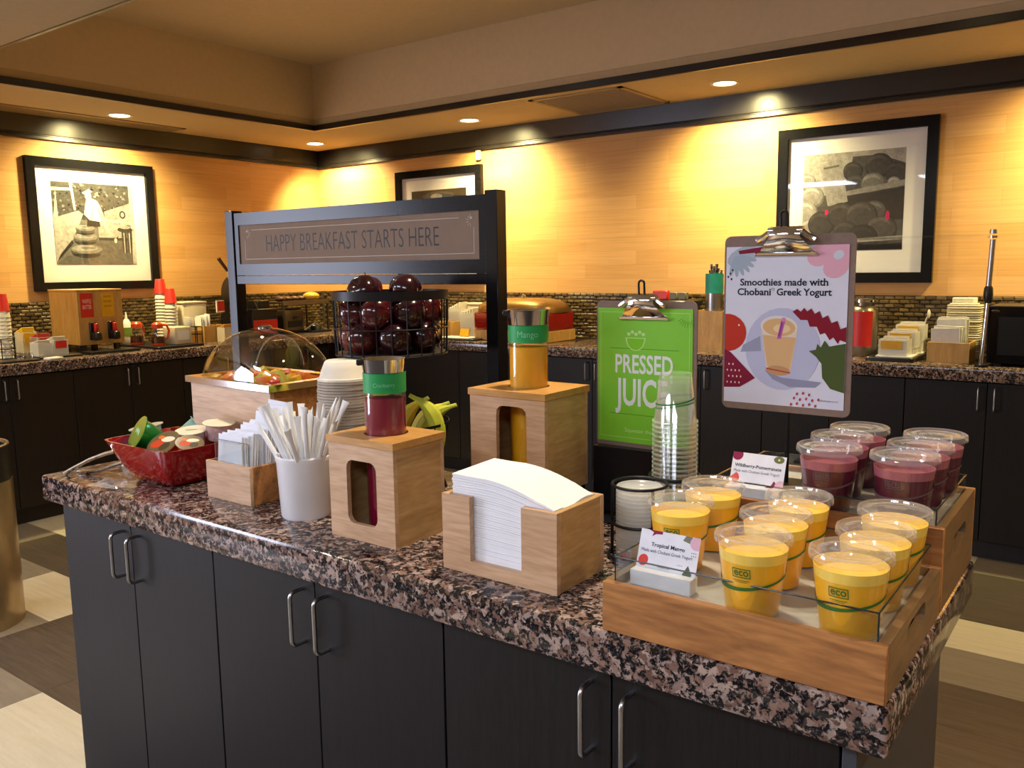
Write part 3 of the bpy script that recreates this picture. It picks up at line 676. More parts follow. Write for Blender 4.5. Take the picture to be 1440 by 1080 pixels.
for k in range(NN):
    mb = MB(); vs = []; fs = []; NV = 6
    jx, jy = random.uniform(-0.0012, 0.0012), random.uniform(-0.0012, 0.0012)
    x0, x1, y0, y1 = nx0+t+0.002+jx, nx1-t-0.002+jx, ny0+t+0.002+jy, ny1-t-0.0025+jy
    for i in range(NX+1):
        for j in range(NV+1):
            u, v = i/NX, j/NV; p = (x0+(x1-x0)*u, y0+(y1-y0)*v)
            vs.append((p[0], p[1], nap_z(k, u, v))); vs.append((p[0], p[1], nap_z(k+1, u, v)-0.0005))
    I = lambda i, j, q: 2*(i*(NV+1)+j)+q
    for i in range(NX):
        for j in range(NV):
            fs += [(I(i,j,0), I(i,j+1,0), I(i+1,j+1,0), I(i+1,j,0)), (I(i,j,1), I(i+1,j,1), I(i+1,j+1,1), I(i,j+1,1))]
        fs += [(I(i,0,0), I(i+1,0,0), I(i+1,0,1), I(i,0,1)), (I(i,NV,0), I(i,NV,1), I(i+1,NV,1), I(i+1,NV,0))]
    for j in range(NV): fs += [(I(0,j,0), I(0,j,1), I(0,j+1,1), I(0,j+1,0)), (I(NX,j,0), I(NX,j+1,0), I(NX,j+1,1), I(NX,j,1))]
    mb.add(vs, fs)
    lb = 'topmost white napkin, sagging at one end, in the wooden holder' if k == NN-1 else 'white paper napkin in the stack inside the wooden napkin holder'
    tag(mb.build('napkin', NAP, angle=50), lb, 'napkin', 'napkins in the holder')

# ---- straw crock with wrapped straws
tag(MB().lathe([(0, 0), (0.048, 0), (0.051, 0.004), (0.0565, 0.118), (0.0585, 0.122), (0.0585, 0.129), (0.056, 0.132), (0.0535, 0.130), (0.0530, 0.120), (0.0475, 0.010), (0, 0.008)], 48).build('straw_crock', WHITEC, loc=(-1.388, 1.141, IT)), 'white plastic crock full of wrapped straws', 'crock')
WRAP = plain('straw_wrapper', (0.85, 0.85, 0.84), 0.6, var=0.02, bump=0.15, bscale=120)
rs_ = random.Random(11)
for k in range(34):
    a = 2*PI*k*0.618+0.3; rr = 0.040*math.sqrt((k+0.5)/34); b0 = Vector((-1.388+rr*0.35*math.cos(a+2.4), 1.141+rr*0.35*math.sin(a+2.4), IT+0.012))
    L = 0.212+rs_.uniform(-0.02, 0.034); lean = rr*2.35+0.006
    t0 = Vector((-1.388+lean*math.cos(a)*1.15, 1.141+lean*math.sin(a)*0.9, IT+L))
    d = (t0-b0); mb = MB(); g2 = rs_.uniform(0, PI)
    M = Matrix.Translation(b0) @ d.to_track_quat('Z', 'Y').to_matrix().to_4x4() @ Matrix.Rotation(g2, 4, 'Z')
    wv = 0.0062; Ls = d.length
    # a paper sleeve: round along the straw, pinched flat at the free end
    prof = [(0.0, 0.0045), (0.02, 0.0050), (Ls-0.03, 0.0052), (Ls-0.016, 0.0050), (Ls-0.006, 0.0046), (Ls, 0.0046)]
    vs = []; fs = []; n = 8
    for i, (zz, r) in enumerate(prof):
        fl = 0 if i < 3 else (i-2)/3
        for q in range(n):
            an = 2*PI*q/n; vs.append(M @ Vector(((r+fl*0.0034)*math.cos(an), r*(1-0.92*fl)*math.sin(an), zz)))
    for i in range(len(prof)-1):
        for q in range(n): fs.append((i*n+q, i*n+(q+1) % n, (i+1)*n+(q+1) % n, (i+1)*n+q))
    fs += [tuple(range(n)), tuple((len(prof)-1)*n+q for q in range(n))]
    mb.add(vs, fs)
    tag(mb.build('wrapped_straw', WRAP), 'paper wrapped straw standing in the white crock', 'straw', 'straws in the crock')

# ---- wooden caddy of white packets with an acrylic front
bx, by = -1.695, 1.112; W, D, H, t = 0.160, 0.150, 0.086, 0.009
cd_ = thing('packet_caddy', 'small wooden caddy of white packets beside the red bowl', 'caddy', (bx, by, IT))
MB().box(0, 0, 0, W, t, H).build('front_panel', BAMB, cd_, bevel=0.001); MB().box(0, D-t, 0, W, D, H).build('back_panel', BAMB, cd_, bevel=0.001)
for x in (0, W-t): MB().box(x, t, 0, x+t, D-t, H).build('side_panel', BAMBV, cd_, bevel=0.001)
MB().box(t, t, 0, W-t, D-t, 0.008).build('bottom_panel', BAMB, cd_)
af = MB().box(0.024, t+0.0005, 0.01, 0.155-t, t+0.0025, H+0.050).build('acrylic_front', ACRYL, cd_, smooth=False)
MB().tube([(0.024, t+0.0015, H), (0.024, t+0.0015, H+0.050), (0.155-t, t+0.0015, H+0.050), (0.155-t, t+0.0015, H)], 0.0009, 6).build('acrylic_edge', plain('acrylic_edge_grey', '#6a6f7c', 0.2), af)
PKT = plain('packet_paper', (0.80, 0.82, 0.88), 0.6, var=0.03)
for k in range(17):
    f = k/16; hh = 0.150+0.052*f*f+random.uniform(-0.004, 0.004); ww = 0.092+random.uniform(-0.004, 0.003); y = by+t+0.008+0.112*f
    if k > 11: ww = 0.080; hh += 0.010
    xc = bx+0.070+random.uniform(-0.006, 0.006)+(0.012 if k > 8 else 0)
    mb = MB(); n = 6; vs = []; fs = []
    for i in range(n+1):
        v = i/n; th = 0.0028*(1-0.85*abs(2*v-1)**3); hw = ww/2*(1+0.03*math.sin(v*5+k)); yy = 0.016*v*v*(0.4+f*0.6)+0.0015*math.sin(3*v+k)
        for sx in (-1, 1):
            for q in (-1, 1): vs.append((sx*hw, yy+q*th/2, v*(hh-0.012)))
    for i in range(n):
        a, b = 4*i, 4*i+4; fs += [(a, b, b+1, a+1), (a+2, a+3, b+3, b+2), (a+1, b+1, b+3, a+3), (a, a+2, b+2, b)]
    fs += [(0, 1, 3, 2), (4*n, 4*n+2, 4*n+3, 4*n+1)]
    mb.add(vs, fs)
    tag(mb.build('paper_packet', PKT, loc=(xc, y, IT+0.0085), rot=(0, random.uniform(-0.05, 0.05), random.uniform(-0.06, 0.06))), 'white paper packet standing in the small wooden caddy', 'packet', 'packets in the caddy')

# ---- red bowl with single-serve tubs
def sq(a, e, r): # superellipse
    c, s_ = math.cos(a), math.sin(a); k = (abs(c)**e+abs(s_)**e)**(-1/e); return r*k*c, r*k*s_
prof = [(0.0, 0.0), (0.070, 0.0), (0.080, 0.004), (0.100, 0.030), (0.118, 0.062), (0.136, 0.098), (0.1375, 0.101), (0.134, 0.101), (0.132, 0.097), (0.113, 0.062), (0.094, 0.032), (0.075, 0.010), (0.0, 0.008)]
vs = []; fs = []; n = 48
for r, zz in prof:
    for k in range(n):
        x, y = sq(2*PI*k/n, 11, r); vs.append((x*1.06, y*0.80, zz))
for i in range(len(prof)-1):
    for k in range(n): fs.append((i*n+k, i*n+(k+1) % n, (i+1)*n+(k+1) % n, (i+1)*n+k))
rb = MB().add(vs, fs); BWL = (-1.915, 1.170, IT)
bowl = rb.build('square_bowl', REDG, loc=BWL, angle=50); tag(bowl, 'glossy red square bowl filled with single-serve tubs', 'bowl')
def tub(loc, rot, body, lidc, s=1.0, label='', printc=None):
    tb = thing('portion_tub', label, 'tub', loc, 0, 'single-serve tubs in the red bowl'); tb.rotation_euler = rot
    MB().lathe([(0, 0), (0.024*s, 0), (0.026*s, 0.003*s), (0.033*s, 0.040*s), (0.038*s, 0.0405*s), (0.038*s, 0.042*s), (0.032*s, 0.042*s)], 28).build('cup', body, tb)
    l = MB().lathe([(0.0385*s, 0.0418*s), (0.0385*s, 0.0428*s), (0.033*s, 0.0432*s), (0, 0.0430*s)], 28).build('foil_lid', lidc, tb)
    p = Print(lambda u, v, d: (u, v, 0.0434*s+d))
    for q in (printc or []): p.poly([(a*s, b*s) for a, b in q[0]], q[1])
    if printc: p.build('lid_print', l)
    return tb
TW_ = plain('tub_white', (0.78, 0.78, 0.80), 0.35); TG = plain('foil_green', '#0f7a2a', 0.22, 0.3); TB = plain('tub_blue', '#7f9fc4', 0.35); TS = plain('foil_silver', '#c9c8bd', 0.3, 0.5); TCR = plain('foil_cream', '#ded8bd', 0.4)
flor = [(ell(-0.012, -0.006, 0.017, 0.013, 12, 0.4), '#c4431f'), (ell(0.012, -0.010, 0.014, 0.011, 12, 1), '#4a3d24'), (ell(0.006, 0.012, 0.018, 0.009, 12, 0.2), '#e5dcc0'), (ell(-0.016, 0.014, 0.009, 0.006, 10), '#d77b34')]
bxx, byy, bz_ = BWL
tub((bxx-0.088, byy-0.010, bz_+0.080), (0.12, -0.12, 0), TB, TS, 1.08, 'blue tub with silver rim at the tongs end of the red bowl')
tub((bxx-0.032, byy-0.026, bz_+0.096), (1.05, 0.12, -0.35), TG, TG, 1.18, 'shiny green foil tub tipped on its side in the red bowl', [(ell(-0.012+0.006*k, 0.004+0.003*(k % 2), 0.0022, 0.006, 8, 0.5), '#a8d8ab') for k in range(5)])
tub((bxx-0.012, byy+0.040, bz_+0.100), (-0.9, 0.7, 0), plain('tub_teal', '#7fa79b', 0.35), TS, 0.9, 'pale teal tub standing on edge behind the green one')
tub((bxx+0.050, byy+0.022, bz_+0.082), (0.12, 0.02, 0.4), TW_, TCR, 1.02, 'white tub with plain cream foil lid in the red bowl', [(ell(0, 0, 0.016, 0.006, 12, 0.3), '#a9a48e')])
tub((bxx+0.038, byy-0.030, bz_+0.068), (0.60, 0.05, 0.2), plain('tub_red', '#c23a25', 0.35), plain('foil_brown', '#6d5a3b', 0.35), 1.05, 'orange and brown patterned tub leaning toward the near rim of the bowl', flor)
tub((bxx+0.096, byy-0.020, bz_+0.074), (0.40, 0.15, 0.9), MATS['tub_red'], MATS['foil_brown'], 0.85, 'red and dark patterned tub at the caddy end of the bowl', flor)
tub((bxx+0.092, byy+0.066, bz_+0.098), (0.0, 0.10, 0), plain('tub_red_print', '#d9b9b4', 0.35, var=0.25, vscale=70), TCR, 1.0, 'pinkish white upright tub at the back of the bowl')
tub((bxx-0.055, byy+0.050, bz_+0.055), (0.1, -0.1, 0), TW_, TS, 0.95, 'white tub sunk low at the back of the red bowl')
tub((bxx-0.01, byy-0.01, bz_+0.010), (0, 0, 0), TW_, TS, 0.95, 'white tub at the bottom of the red bowl')
# ---- things lying beside the bowl
tg = MB(); pts = []
pts = [(-2.195, 1.035, IT+0.004), (-2.170, 1.045, IT+0.018), (-2.125, 1.066, IT+0.042), (-2.085, 1.085, IT+0.058), (-2.055, 1.100, IT+0.066), (-2.025, 1.115, IT+0.066)]
tng = thing('serving_tongs', 'steel serving tongs leaning on the dark tray beside the red bowl', 'tongs', (0, 0, 0))
MB().tube(pts, 0.009, 8, flat=(1, 0.55)).build('arm', plain('satin_steel', '#cfc6b6', 0.25, 1.0), tng)
MB().tube([(p[0]+0.012, p[1]+0.030-i*0.004, max(IT+0.004, p[2]-0.030)) for i, p in enumerate(pts)], 0.009, 8, flat=(1, 0.55)).build('arm', MATS['satin_steel'], tng)
tr = MB().prism(rrect(-2.150, 1.285, -1.985, 1.515, 0.02), IT+0.000, IT+0.010).prism(rrect(-2.155, 1.28, -1.98, 1.52, 0.02), IT+0.010, IT+0.014)
bt = tr.build('serving_tray', BLACKP); tag(bt, 'flat black plastic tray behind the red bowl', 'tray')
tag(MB().box(-0.065, -0.045, 0, 0.065, 0.045, 0.003).build('folded_card', WHITEP, loc=(-2.125, 1.235, IT), rot=(0, 0, 0.5), bevel=0.0008), 'pale folded card lying near the tray at the counter corner', 'card')
mb = MB(); R_ = random.Random(4); vs = []; fs = []; n = 9
for i in range(n):
    for k in range(n):
        vs.append((-0.05+0.1*i/(n-1), -0.03+0.06*k/(n-1), 0.004+R_.uniform(0, 0.010)*(1 if 0 < i < n-1 and 0 < k < n-1 else 0)))
for i in range(n-1):
    for k in range(n-1): fs.append((i*n+k, i*n+k+1, (i+1)*n+k+1, (i+1)*n+k))
mb.add(vs, fs)
tag(mb.build('plastic_wrapper', clear('crinkled_film', base=0.12, edge=0.7, rough=0.12, milk=0.18), loc=(-1.975, 1.035, IT+0.001), rot=(0, 0, 0.2), angle=180), 'crumpled clear plastic wrapper in front of the red bowl', 'wrapper')

# ---- domed fruit case
fx0, fy0, W, D = -2.020, 1.296, 0.352, 0.232; FH = 0.222
fc = thing('fruit_case', 'wooden box with chrome rim and clear domed cover over cut fruit', 'food display', (fx0, fy0, IT), -0.05)
t = 0.012
MB().box(0, 0, 0, W, t, FH).build('front_panel', BAMB, fc, bevel=0.001); MB().box(0, D-t, 0, W, D, FH).build('back_panel', BAMB, fc, bevel=0.001)
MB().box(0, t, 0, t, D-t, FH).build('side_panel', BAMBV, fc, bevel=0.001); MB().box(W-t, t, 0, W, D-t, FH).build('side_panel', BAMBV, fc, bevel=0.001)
MB().box(t, t, 0.0, W-t, D-t, 0.012).build('bottom_panel', BAMB, fc)
MB().box(t, t, FH-0.030, W-t, D-t, FH-0.022).build('ice_pan', STEEL, fc)
o = 0.010
mb = MB(); mb.box(-o, -o, FH+0.0005, W+o, 0.016, FH+0.0165).box(-o, D-0.016, FH+0.0005, W+o, D+o, FH+0.0165).box(-o, 0.016, FH+0.0005, 0.016, D-0.016, FH+0.0165).box(W-0.016, 0.016, FH+0.0005, W+o, D-0.016, FH+0.0165)
mb.build('chrome_rim', CHROME, fc, smooth=False)
vs = []; fs = []; n, m = 48, 14; cx, cy = W/2, D/2
for i in range(m+1):
    f = i/m; th = f*PI/2
    for k in range(n):
        x, y = sq(2*PI*k/n, 2+3.0*(1-f)**1.0, 1.0)
        vs.append((cx+(W/2-0.004)*x*math.cos(th)**0.9, cy+(D/2-0.004)*y*math.cos(th)**0.9, FH+0.017+0.125*math.sin(th)**1.1))
for i in range(m):
    for k in range(n): fs.append((i*n+k, i*n+(k+1) % n, (i+1)*n+(k+1) % n, (i+1)*n+k))
MB().add(vs, fs).build('dome_cover', clear('dome_plastic', tint=(0.86, 0.84, 0.79), base=0.08, edge=0.8, rough=0.03), fc, angle=180)
MB().lathe([(0, 0), (0.018, 0), (0.020, 0.006), (0.012, 0.010), (0, 0.011)], 20, (cx, cy, FH+0.138)).build('knob', CHROME, fc)
arc = [(cx+0.060+0.05*math.cos(a)*0.3, cy-(D/2-0.03)*math.cos(a)*1.0, FH+0.02+0.105*math.sin(a)**0.9) for a in [PI*k/20 for k in range(1, 20)]]
MB().tube(arc, 0.0018, 6).build('opening_edge', CLEARL, fc)
FR = [plain('melon_green', '#b9bd57', 0.35, sss=0.1), plain('pineapple', '#e0b52a', 0.35, sss=0.1), plain('cantaloupe', '#e07a2b', 0.35, sss=0.1), plain('watermelon', '#c9413a', 0.35, sss=0.1)]
FRN = ['honeydew_chunk', 'pineapple_chunk', 'cantaloupe_chunk', 'watermelon_chunk']; FRL = ['pale green honeydew chunk among the cut fruit under the dome', 'yellow pineapple chunk among the cut fruit under the dome', 'orange cantaloupe chunk among the cut fruit under the dome', 'red watermelon chunk among the cut fruit under the dome']
frm = []
for q in range(4):
    mb = MB(); mb.prism([(-0.014, -0.011), (0.013, -0.013), (0.016, 0.010), (-0.008, 0.014)], -0.010, 0.011); frm.append(mb.mesh(FRN[q], FR[q], bevel=0.003, seg=2))
ry = random.Random(8); Rz = Matrix.Translation((fx0, fy0, IT)) @ Matrix.Rotation(-0.05, 4, 'Z')
for k in range(58):
    u, v = ry.uniform(0.09, 0.91), ry.uniform(0.12, 0.88); lay = 0 if k < 34 else 1
    if lay: u, v = 0.5+(u-0.5)*0.75, 0.5+(v-0.5)*0.7
    q = ry.choices([0, 1, 2, 3], [3, 4, 4, 0.7])[0]
    p = Rz @ Vector((W*u, D*v, FH-0.012+0.019*lay+ry.uniform(0, 0.006)))
    o = obj(FRN[q], frm[q], None, p, (ry.uniform(-0.5, 0.5), ry.uniform(-0.5, 0.5), ry.uniform(0, 6)))
    s_ = ry.uniform(0.9, 1.25); o.scale = (s_, s_, s_); tag(o, FRL[q], 'fruit', 'cut fruit under the dome')

# ---- stack of paper bowls, mouths down
BWG = plain('pulp_bowl', '#a3988a', 0.8, var=0.08, vscale=60); BWT = plain('pulp_bowl_pale', '#e7dfcd', 0.75)
def bowl_mesh(m): return MB().lathe([(0.0572, 0), (0.0572, 0.0052), (0.0525, 0.006), (0.046, 0.026), (0.040, 0.040), (0.036, 0.043), (0, 0.043), (0, 0.041), (0.0355, 0.041), (0.0445, 0.026), (0.050, 0.006), (0.055, 0)], 40).mesh('paper_bowl', m)
bm1, bm2 = bowl_mesh(BWG), bowl_mesh(BWT)
NB = 44
for k in range(NB+1):
    last = k == NB; zz = IT+0.001+k*0.0062
    o = obj('paper_bowl', bm2 if last else bm1, None, (-1.392+random.uniform(-0.0012, 0.0012), 1.263+random.uniform(-0.0012, 0.0012), zz))
    tag(o, 'cream paper bowl turned over on top of the bowl stack' if last else 'grey pulp bowl in the tall stack behind the straws', 'bowl', None if last else 'stacked pulp bowls')

# ---- breakfast sign on two posts
SY = 1.572; k_ = SY/1.54
sx0, sx1 = -2.157*k_+0.0, -1.166*k_
zf = lambda z: 1.43+(z-1.43)*k_
sg = thing('breakfast_sign', 'black framed two-post sign with brown panel at the back of the island', 'sign', ((sx0+sx1)/2, SY, IT))
hw = (sx1-sx0)/2; pw = 0.036
for x in (-hw, hw-pw):
    q = MB().box(x, -0.014, 0.006, x+pw, 0.022, zf(1.602)-IT).build('post', BLACKW, sg, bevel=0.0015)
    MB().box(x-0.02, -0.028, 0, x+pw+0.02 if x < 0 else x+pw+0.02, 0.034, 0.006).build('foot_plate', BLACKM, q, bevel=0.001)
zt, zb = zf(1.594)-IT, zf(1.418)-IT; pt, pb = zf(1.560)-IT, zf(1.450)-IT; a0, a1 = -hw+pw, hw-pw; pl = a0+0.020; pr_ = a1-0.020
MB().box(a0, -0.010, pt, a1, 0.010, zt).box(a0, -0.010, zb, a1, 0.010, pb).box(a0, -0.010, pb, pl, 0.010, pt).box(pr_, -0.010, pb, a1, 0.010, pt).build('frame', BLACKW, sg, smooth=False)
MB().box(a0, -0.010, zf(1.393)-IT, a1, 0.010, zb-0.001).build('cross_bar', BLACKW, sg, bevel=0.001)
pn = MB().box(pl, -0.006, pb, pr_, 0.004, pt).build('panel', SIGNBR, sg, smooth=False)
p = Print(lambda u, v, d: (pl+u, -0.0062-d, pb+v)); PW, PH = pr_-pl, pt-pb
INK, PALE = '#1c1a1b', '#b9ab9c'
p.text('HAPPY BREAKFAST STARTS HERE', PW*0.135, PH*0.30, PW*0.860, PH*0.40, INK, -0.012)
lw = 0.0016; e = 0.035
p.line((e*1.6, PH*0.865), (PW*0.93, PH*0.865), lw, PALE, False); p.line((e*0.7, PH*0.125), (PW-0.018, PH*0.125), lw, PALE); p.line((PW-0.018, PH*0.125), (PW-0.018, PH*0.66), lw, PALE); p.line((e*0.7, PH*0.125), (e*0.7, PH*0.6), lw, PALE)
for cx_, cy_, s1 in ((e*1.0, PH*0.78, -1), (PW-0.026, PH*0.80, 1)):
    for k in range(6): a = PI*(0.55+0.18*k) if s1 > 0 else PI*(-0.5+0.18*k); p.line((cx_+0.007*math.cos(a), cy_+0.007*math.sin(a)), (cx_+0.015*math.cos(a), cy_+0.015*math.sin(a)), 0.0012, PALE)
    p.poly([(cx_+0.004*math.cos(b), cy_+0.006+0.003*math.sin(b)) for b in [2*PI*i/12 for i in range(12)]], PALE)
p.build('lettering', pn)

# ---- two-tier wire fruit basket
BC = (-1.392, 1.415); BR = 0.131
bk = thing('fruit_basket', 'two-tier round black wire fruit basket, apples above bananas', 'basket', (BC[0], BC[1], IT))
def wire_basket(z0, z1, R0, R1, nm, floor_=True, n=24, band=0.020):
    b = MB().lathe([(R1, z1-band), (R1+0.002, z1-band), (R1+0.002, z1), (R1, z1)], 48, close=True).build(nm, BLACKM, bk)
    for k in range(n):
        a = 2*PI*k/n
        MB().cyl((R0*math.cos(a), R0*math.sin(a), z0), (R1*math.cos(a), R1*math.sin(a), z1-band*0.5), 0.0016, n=6).build('wire', BLACKM, b)
    MB().ring((0, 0, z0), R0, 0.0022, 40, 6).build('ring', BLACKM, b); MB().ring((0, 0, z0+(z1-z0)*0.42), R0+(R1-R0)*0.42+0.001, 0.0018, 40, 6).build('ring', BLACKM, b)
    MB().lathe([(0, z0-0.002), (R0-0.002, z0-0.002), (R0-0.002, z0+0.004), (0, z0+0.004)], 40).build('base_plate', plain('basket_base', '#3a332d', 0.5), b)
    return b
UZ0, UZ1 = 0.318, 0.462
wire_basket(UZ0, UZ1, BR-0.004, BR, 'upper_basket')
wire_basket(0.040, 0.160, BR-0.030, BR-0.004, 'lower_basket', n=18, band=0.006)
MB().cyl((0, 0, 0.036), (0, 0, UZ0), 0.007, n=12).build('centre_post', BLACKM, bk)
for k in range(3):
    a = 2*PI*k/3+0.5; MB().tube([(0.095*math.cos(a), 0.095*math.sin(a), 0.038), (0.115*math.cos(a), 0.115*math.sin(a), 0.02), (0.12*math.cos(a), 0.12*math.sin(a), 0.003)], 0.004, 8).build('leg', BLACKM, bk)
# apples
def apple_mat(n, c0, c1):
    m, nt, b = new_mat(n); tc = N(nt, 'ShaderNodeTexCoord'); no = N(nt, 'ShaderNodeTexNoise', Scale=25.0, Detail=4.0, Distortion=1.0); nt.links.new(tc.outputs['Object'], no.inputs['Vector'])
    r = N(nt, 'ShaderNodeValToRGB'); r.color_ramp.elements[0].position = 0.35; r.color_ramp.elements[1].position = 0.75; r.color_ramp.elements[0].color = srgb(c0)+(1,); r.color_ramp.elements[1].color = srgb(c1)+(1,)
    nt.links.new(no.outputs['Fac'], r.inputs['Fac']); nt.links.new(r.outputs['Color'], b.inputs['Base Color']); b.inputs['Roughness'].default_value = 0.16; b.inputs['Coat Weight'].default_value = 0.4; return m
APM = [apple_mat('apple_dark', '#1c050c', '#320a14'), apple_mat('apple_red', '#32080f', '#5a1518'), apple_mat('apple_blush', '#4c1a20', '#8a4a3c')]
STEM = plain('fruit_stem', '#3d2a16', 0.7)
prof = []
for i in range(17):
    th = PI*i/16; r = 0.0370*(math.sin(th)**0.82)*(1-0.10*math.cos(th)); zz = -0.035*math.cos(th)
    if i == 16: r, zz = 0.0, 0.022
    elif i == 15: zz -= 0.001
    if i == 0: r, zz = 0.0, -0.027
    prof.append((r, zz))
def lobed(mb):
    mb.v = [(x*(1+0.035*math.cos(5*math.atan2(y, x))*(-z/0.036)), y*(1+0.035*math.cos(5*math.atan2(y, x))*(-z/0.036)), z) for x, y, z in mb.v]; return mb
apm = [lobed(MB().lathe(prof, 30)).mesh('skin', m, angle=180) for m in APM]
stm = MB().tube([(0, 0, 0.022), (0.001, 0, 0.032), (0.004, 0, 0.044)], 0.0014, 6).mesh('stem', STEM)
ra = random.Random(2)
layers = [(UZ0+0.038, [(0.086, k*2*PI/7+0.2) for k in range(7)] + [(0.0, 0)]), (UZ0+0.094, [(0.084, k*2*PI/7+0.62) for k in range(7)] + [(0, 0)]), (UZ0+0.142, [(0.060, -0.15), (0.065, -1.9), (0.062, 3.4), (0.05, 1.6)])]
n_ = 0
for zz, sp in layers:
    for r, a in sp:
        q = ra.choice([0, 0, 1, 0, 1]); q = 2 if (n_ == 4) else q
        lb = {0: 'dark maroon apple lying in the bottom layer of the wire basket', 1: 'dark red apple in the middle layer of the wire basket', 2: 'red apple heaped above the rim of the wire basket'}[layers.index((zz, sp))]
        if q == 2: lb = 'lighter blushed apple low in the wire basket, facing the bottles'
        ap = thing('apple', lb, 'apple', (BC[0]+r*math.cos(a), BC[1]+r*math.sin(a), IT+zz), 0, 'apples in the upper basket'); ap.rotation_euler = (ra.uniform(-0.9, 0.9), ra.uniform(-0.9, 0.9), ra.uniform(0, 6)); n_ += 1
        obj('skin', apm[q], ap); obj('stem', stm, ap)
# bananas
BAN = plain('banana_skin', '#dcc83c', 0.45, var=0.12, vscale=25); BANG = plain('banana_green', '#bcc33c', 0.45, var=0.12, vscale=25); TIP = plain('banana_tip', '#3b2a12', 0.8)
def banana(right, near, z, side, tilt, m, label):
    """side -1: arc opens toward the stack of bowls, +1: toward the juice; stalk end up"""
    rv = Vector((0.80, 0.60, 0)); nv = Vector((0.60, -0.80, 0))
    b = thing('banana', label, 'banana', Vector((BC[0], BC[1], z)) + rv*right + nv*near, 0, 'bananas in the lower basket')
    Z = rv*side; X = Vector((0, 0, 1)); Y = Z.cross(X)
    b.rotation_euler = (Matrix.Rotation(tilt, 3, nv) @ Matrix((X, Y, Z)).transposed()).to_euler()
    R = 0.092; pts = []; rr = []
    for i in range(19):
        f = i/18; a = -0.98+1.96*f; pts.append((R*math.sin(a), 0, R-R*math.cos(a)))
        rr.append(max(0.0055, 0.0190*min(1, 0.32+f*4.5)*min(1, 0.26+(1-f)*2.9)))
    MB().tube(pts, rr, 7).build('skin', m, b, angle=30)
    e = Vector(pts[-1]); d = (Vector(pts[-1])-Vector(pts[-2])).normalized(); MB().cyl(e, e+d*0.016, 0.0055, 0.0048, 8).build('stalk', BANG, b)
    e = Vector(pts[0]); d = (Vector(pts[0])-Vector(pts[1])).normalized(); MB().cyl(e, e+d*0.004, 0.0052, 0.003, 8).build('tip', TIP, b)
banana(0.020, 0.045, 1.062, 1, -0.15, BAN, 'yellow banana standing at the near side of the lower basket')
banana(0.104, 0.048, 1.066, -1, 0.10, BANG, 'greenish banana curving up at the basket edge nearest the juice')
banana(0.066, -0.012, 1.050, 1, -0.35, BANG, 'greenish banana leaning between the two standing ones')
banana(0.050, -0.050, 1.045, 1, -0.30, BAN, 'yellow banana at the back of the lower basket')
banana(-0.060, 0.030, 1.040, 1, 0.25, BAN, 'yellow banana leaning toward the stack of pulp bowls')

# ---- clipboards
HARD = plain('hardboard', '#7b6557', 0.6, var=0.08, vscale=90)
def clip_metal(cb, cx, zt, y):
    """classic clipboard clip: pressed plate, rolled spring, lever ears and a black hang loop"""
    c = MB().prism([(cx-0.050, zt-0.030), (cx+0.050, zt-0.030), (cx+0.056, zt-0.036), (cx-0.056, zt-0.036)], y-0.012, y-0.003, 'y').build('clip', CHROME, cb, bevel=0.001)
    vs = []; fs = []; n = 10
    for i in range(n+1):
        f = i/n; z_ = zt-0.032+0.044*f; yy = y-0.010-0.016*math.sin(f*PI*0.75); hw = 0.050-0.024*min(1, f*1.6)
        for k in range(9): u = -1+2*k/8; vs.append((cx+hw*u, yy+0.004*u*u, z_))
    for i in range(n):
        for k in range(8): fs.append((i*9+k, i*9+k+1, (i+1)*9+k+1, (i+1)*9+k))
    MB().add(vs, fs).build('spring_plate', CHROME, c, angle=180)
    MB().cyl((cx-0.030, y-0.014, zt+0.006), (cx+0.030, y-0.014, zt+0.006), 0.0075, n=16).build('spring_roll', CHROME, c)
    for s1 in (-1, 1): MB().tube([(cx+s1*0.020, y-0.012, zt+0.010), (cx+s1*0.036, y-0.016, zt-0.002), (cx+s1*0.050, y-0.014, zt-0.010)], 0.0052, 8).build('lever_ear', CHROME, c)
    a = [(cx-0.010, y-0.010, zt+0.004)] + [(cx-0.006+0.006*math.cos(PI-PI*k/8)+0.0, y-0.008, zt+0.034+0.006*math.sin(PI-PI*k/8)) for k in range(9)] + [(cx+0.002, y-0.010, zt+0.006)]
    MB().tube(a, 0.0022, 8).build('hang_loop', BLACKM, c)
    MB().box(cx-0.030, y-0.020, zt-0.020, cx-0.012, y-0.012, zt+0.028).build('lever', CHROME, c, bevel=0.003) if False else None
def clipboard(x0, x1, z0, z1, y, label, paper, pm):
    cb = thing('clipboard', label, 'clipboard', (0, 0, 0), 0, 'clipboard signs')
    MB().prism(rrect(x0, z0, x1, z1, 0.012), y-0.003, y, 'y').build('board', HARD, cb)
    sh = MB().box(paper[0], y-0.0042, paper[1], paper[2], y-0.0032, paper[3]).build('sheet', pm, cb, smooth=False)
    clip_metal(cb, (x0+x1)/2, z1, y)
    return cb, sh
